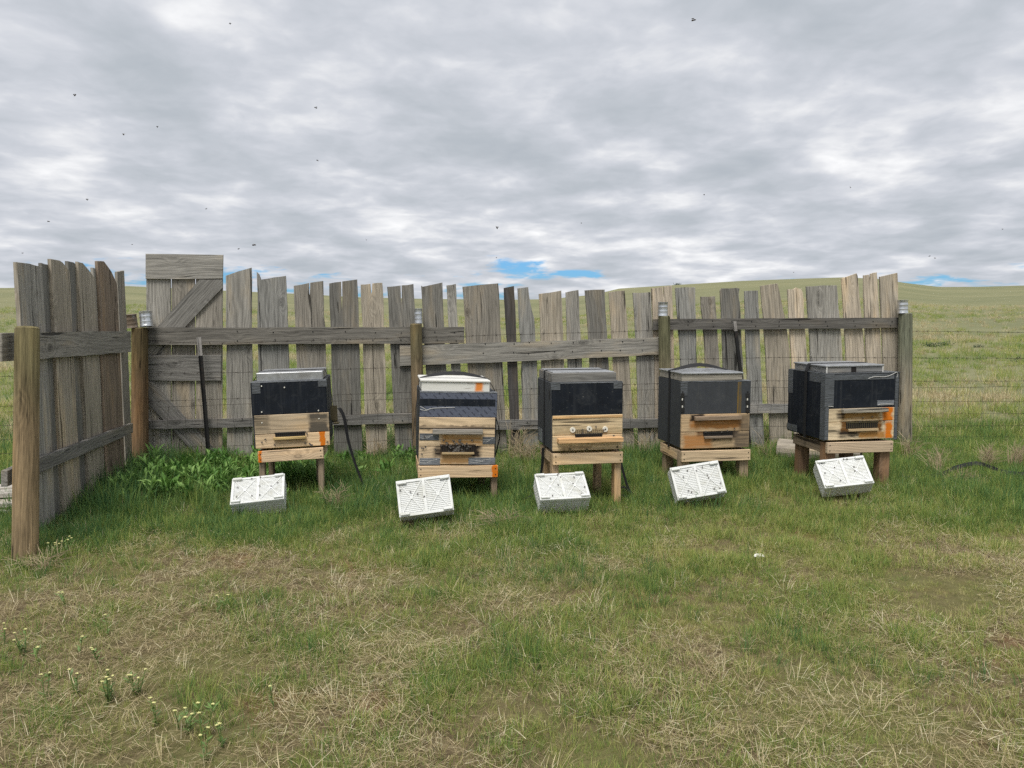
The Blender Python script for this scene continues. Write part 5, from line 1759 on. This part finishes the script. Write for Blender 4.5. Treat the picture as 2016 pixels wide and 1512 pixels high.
brush(745, 905, 0.26, 55, 0.22, 'tangle of dead brown stalks at the fence foot right of the leftmost hive')
brush(1015, 905, 0.42, 46, 0.30, 'dead branching stalks at the fence foot between second and middle hives', lean=0.9)
brush(1035, 915, 0.28, 70, 0.25, 'low mat of dead stalks beside the left legs of the middle hive')
brush(1268, 900, 0.34, 26, 0.22, 'thin dead stalks between the middle hive and the yellow-streaked one')
brush(1505, 905, 0.34, 18, 0.22, 'sparse dead stalks between the two rightmost hives')
brush(1790, 905, 0.30, 40, 0.28, 'dead stalks at the foot of the rightmost fence post')
brush(1842, 935, 0.30, 40, 0.25, 'bleached stalks in the grass right of the rightmost hive', lean=1.6)
brush(1880, 950, 0.10, 90, 0.22, 'flattened mat of straw over the black webbing strap', lean=0.2)
brush(1940, 925, 0.30, 110, 0.20, 'tall bleached grass tuft by the wire fence at right', name='bleached_tuft', lean=0.4, thick=0.0018)
brush(1995, 922, 0.30, 110, 0.20, 'bleached grass tuft at the right edge of the picture', name='bleached_tuft', lean=0.4, thick=0.0018)
brush(660, 1005, 0.22, 46, 0.22, 'arching straw tuft beside the right leg of the leftmost hive', name='bleached_tuft', thick=0.0018)
brush(985, 1040, 0.12, 90, 0.26, 'mound of matted straw in the grass before the middle hive', name='bleached_tuft', thick=0.0016)
brush(85, 1120, 0.12, 60, 0.26, 'matted straw at the foot of the nearest fence post', name='bleached_tuft', thick=0.0018)

# dark shrubs far out on the slope
def ground_hit(px, py):
    d = ray(px, py)
    p = None
    for k in range(1, 4000):
        t = 5 + k * 0.05
        q = Vector((0, 0, CAMZ)) + d * t
        if q.z < gz(q.x, q.y): p = q; break
    return p


for px, py, s, lab in ((1832, 683, 0.16, 'leftmost dark low shrub on the slope right of the fence'), (1860, 681, 0.15, 'second dark low shrub on the slope right of the fence'),
                       (1927, 684, 0.10, 'small dark shrub on the slope below the upper wire'), (2006, 712, 0.13, 'dark low shrub at the right edge of the slope'),
                       (1333, 563, 0.45, 'tiny dark bush on the skyline left of the hilltop')):
    p = ground_hit(px, py) if py > 600 else None
    if p is None:
        d = ray(px, py + 3); f = (RIDGE_R * 0.97) / math.hypot(d.x, d.y); p = Vector((d.x * f, d.y * f, 0))
    z = gz(p.x, p.y)
    V, Fc = [], []
    for _ in range(160):
        c = Vector((random.gauss(0, .5) * s * 1.5, random.gauss(0, .4) * s, abs(random.gauss(0, .35)) * s))
        n_ = Vector((U(-1, 1), U(-1, 1), U(-1, 1))).normalized() * s * .16; m_ = n_.orthogonal().normalized() * s * .10
        i = len(V); V += [c - n_, c + m_, c + n_, c - m_]; Fc.append((i, i + 1, i + 2, i + 3))
    me = bpy.data.meshes.new('shrub'); me.from_pydata([tuple(v) for v in V], [], Fc); me.materials.append(M['shrub'])
    o = link('shrub', me, None, Matrix.Translation((p.x, p.y, z)))
    tag(o, lab, 'shrub', 'shrubs on the slope')
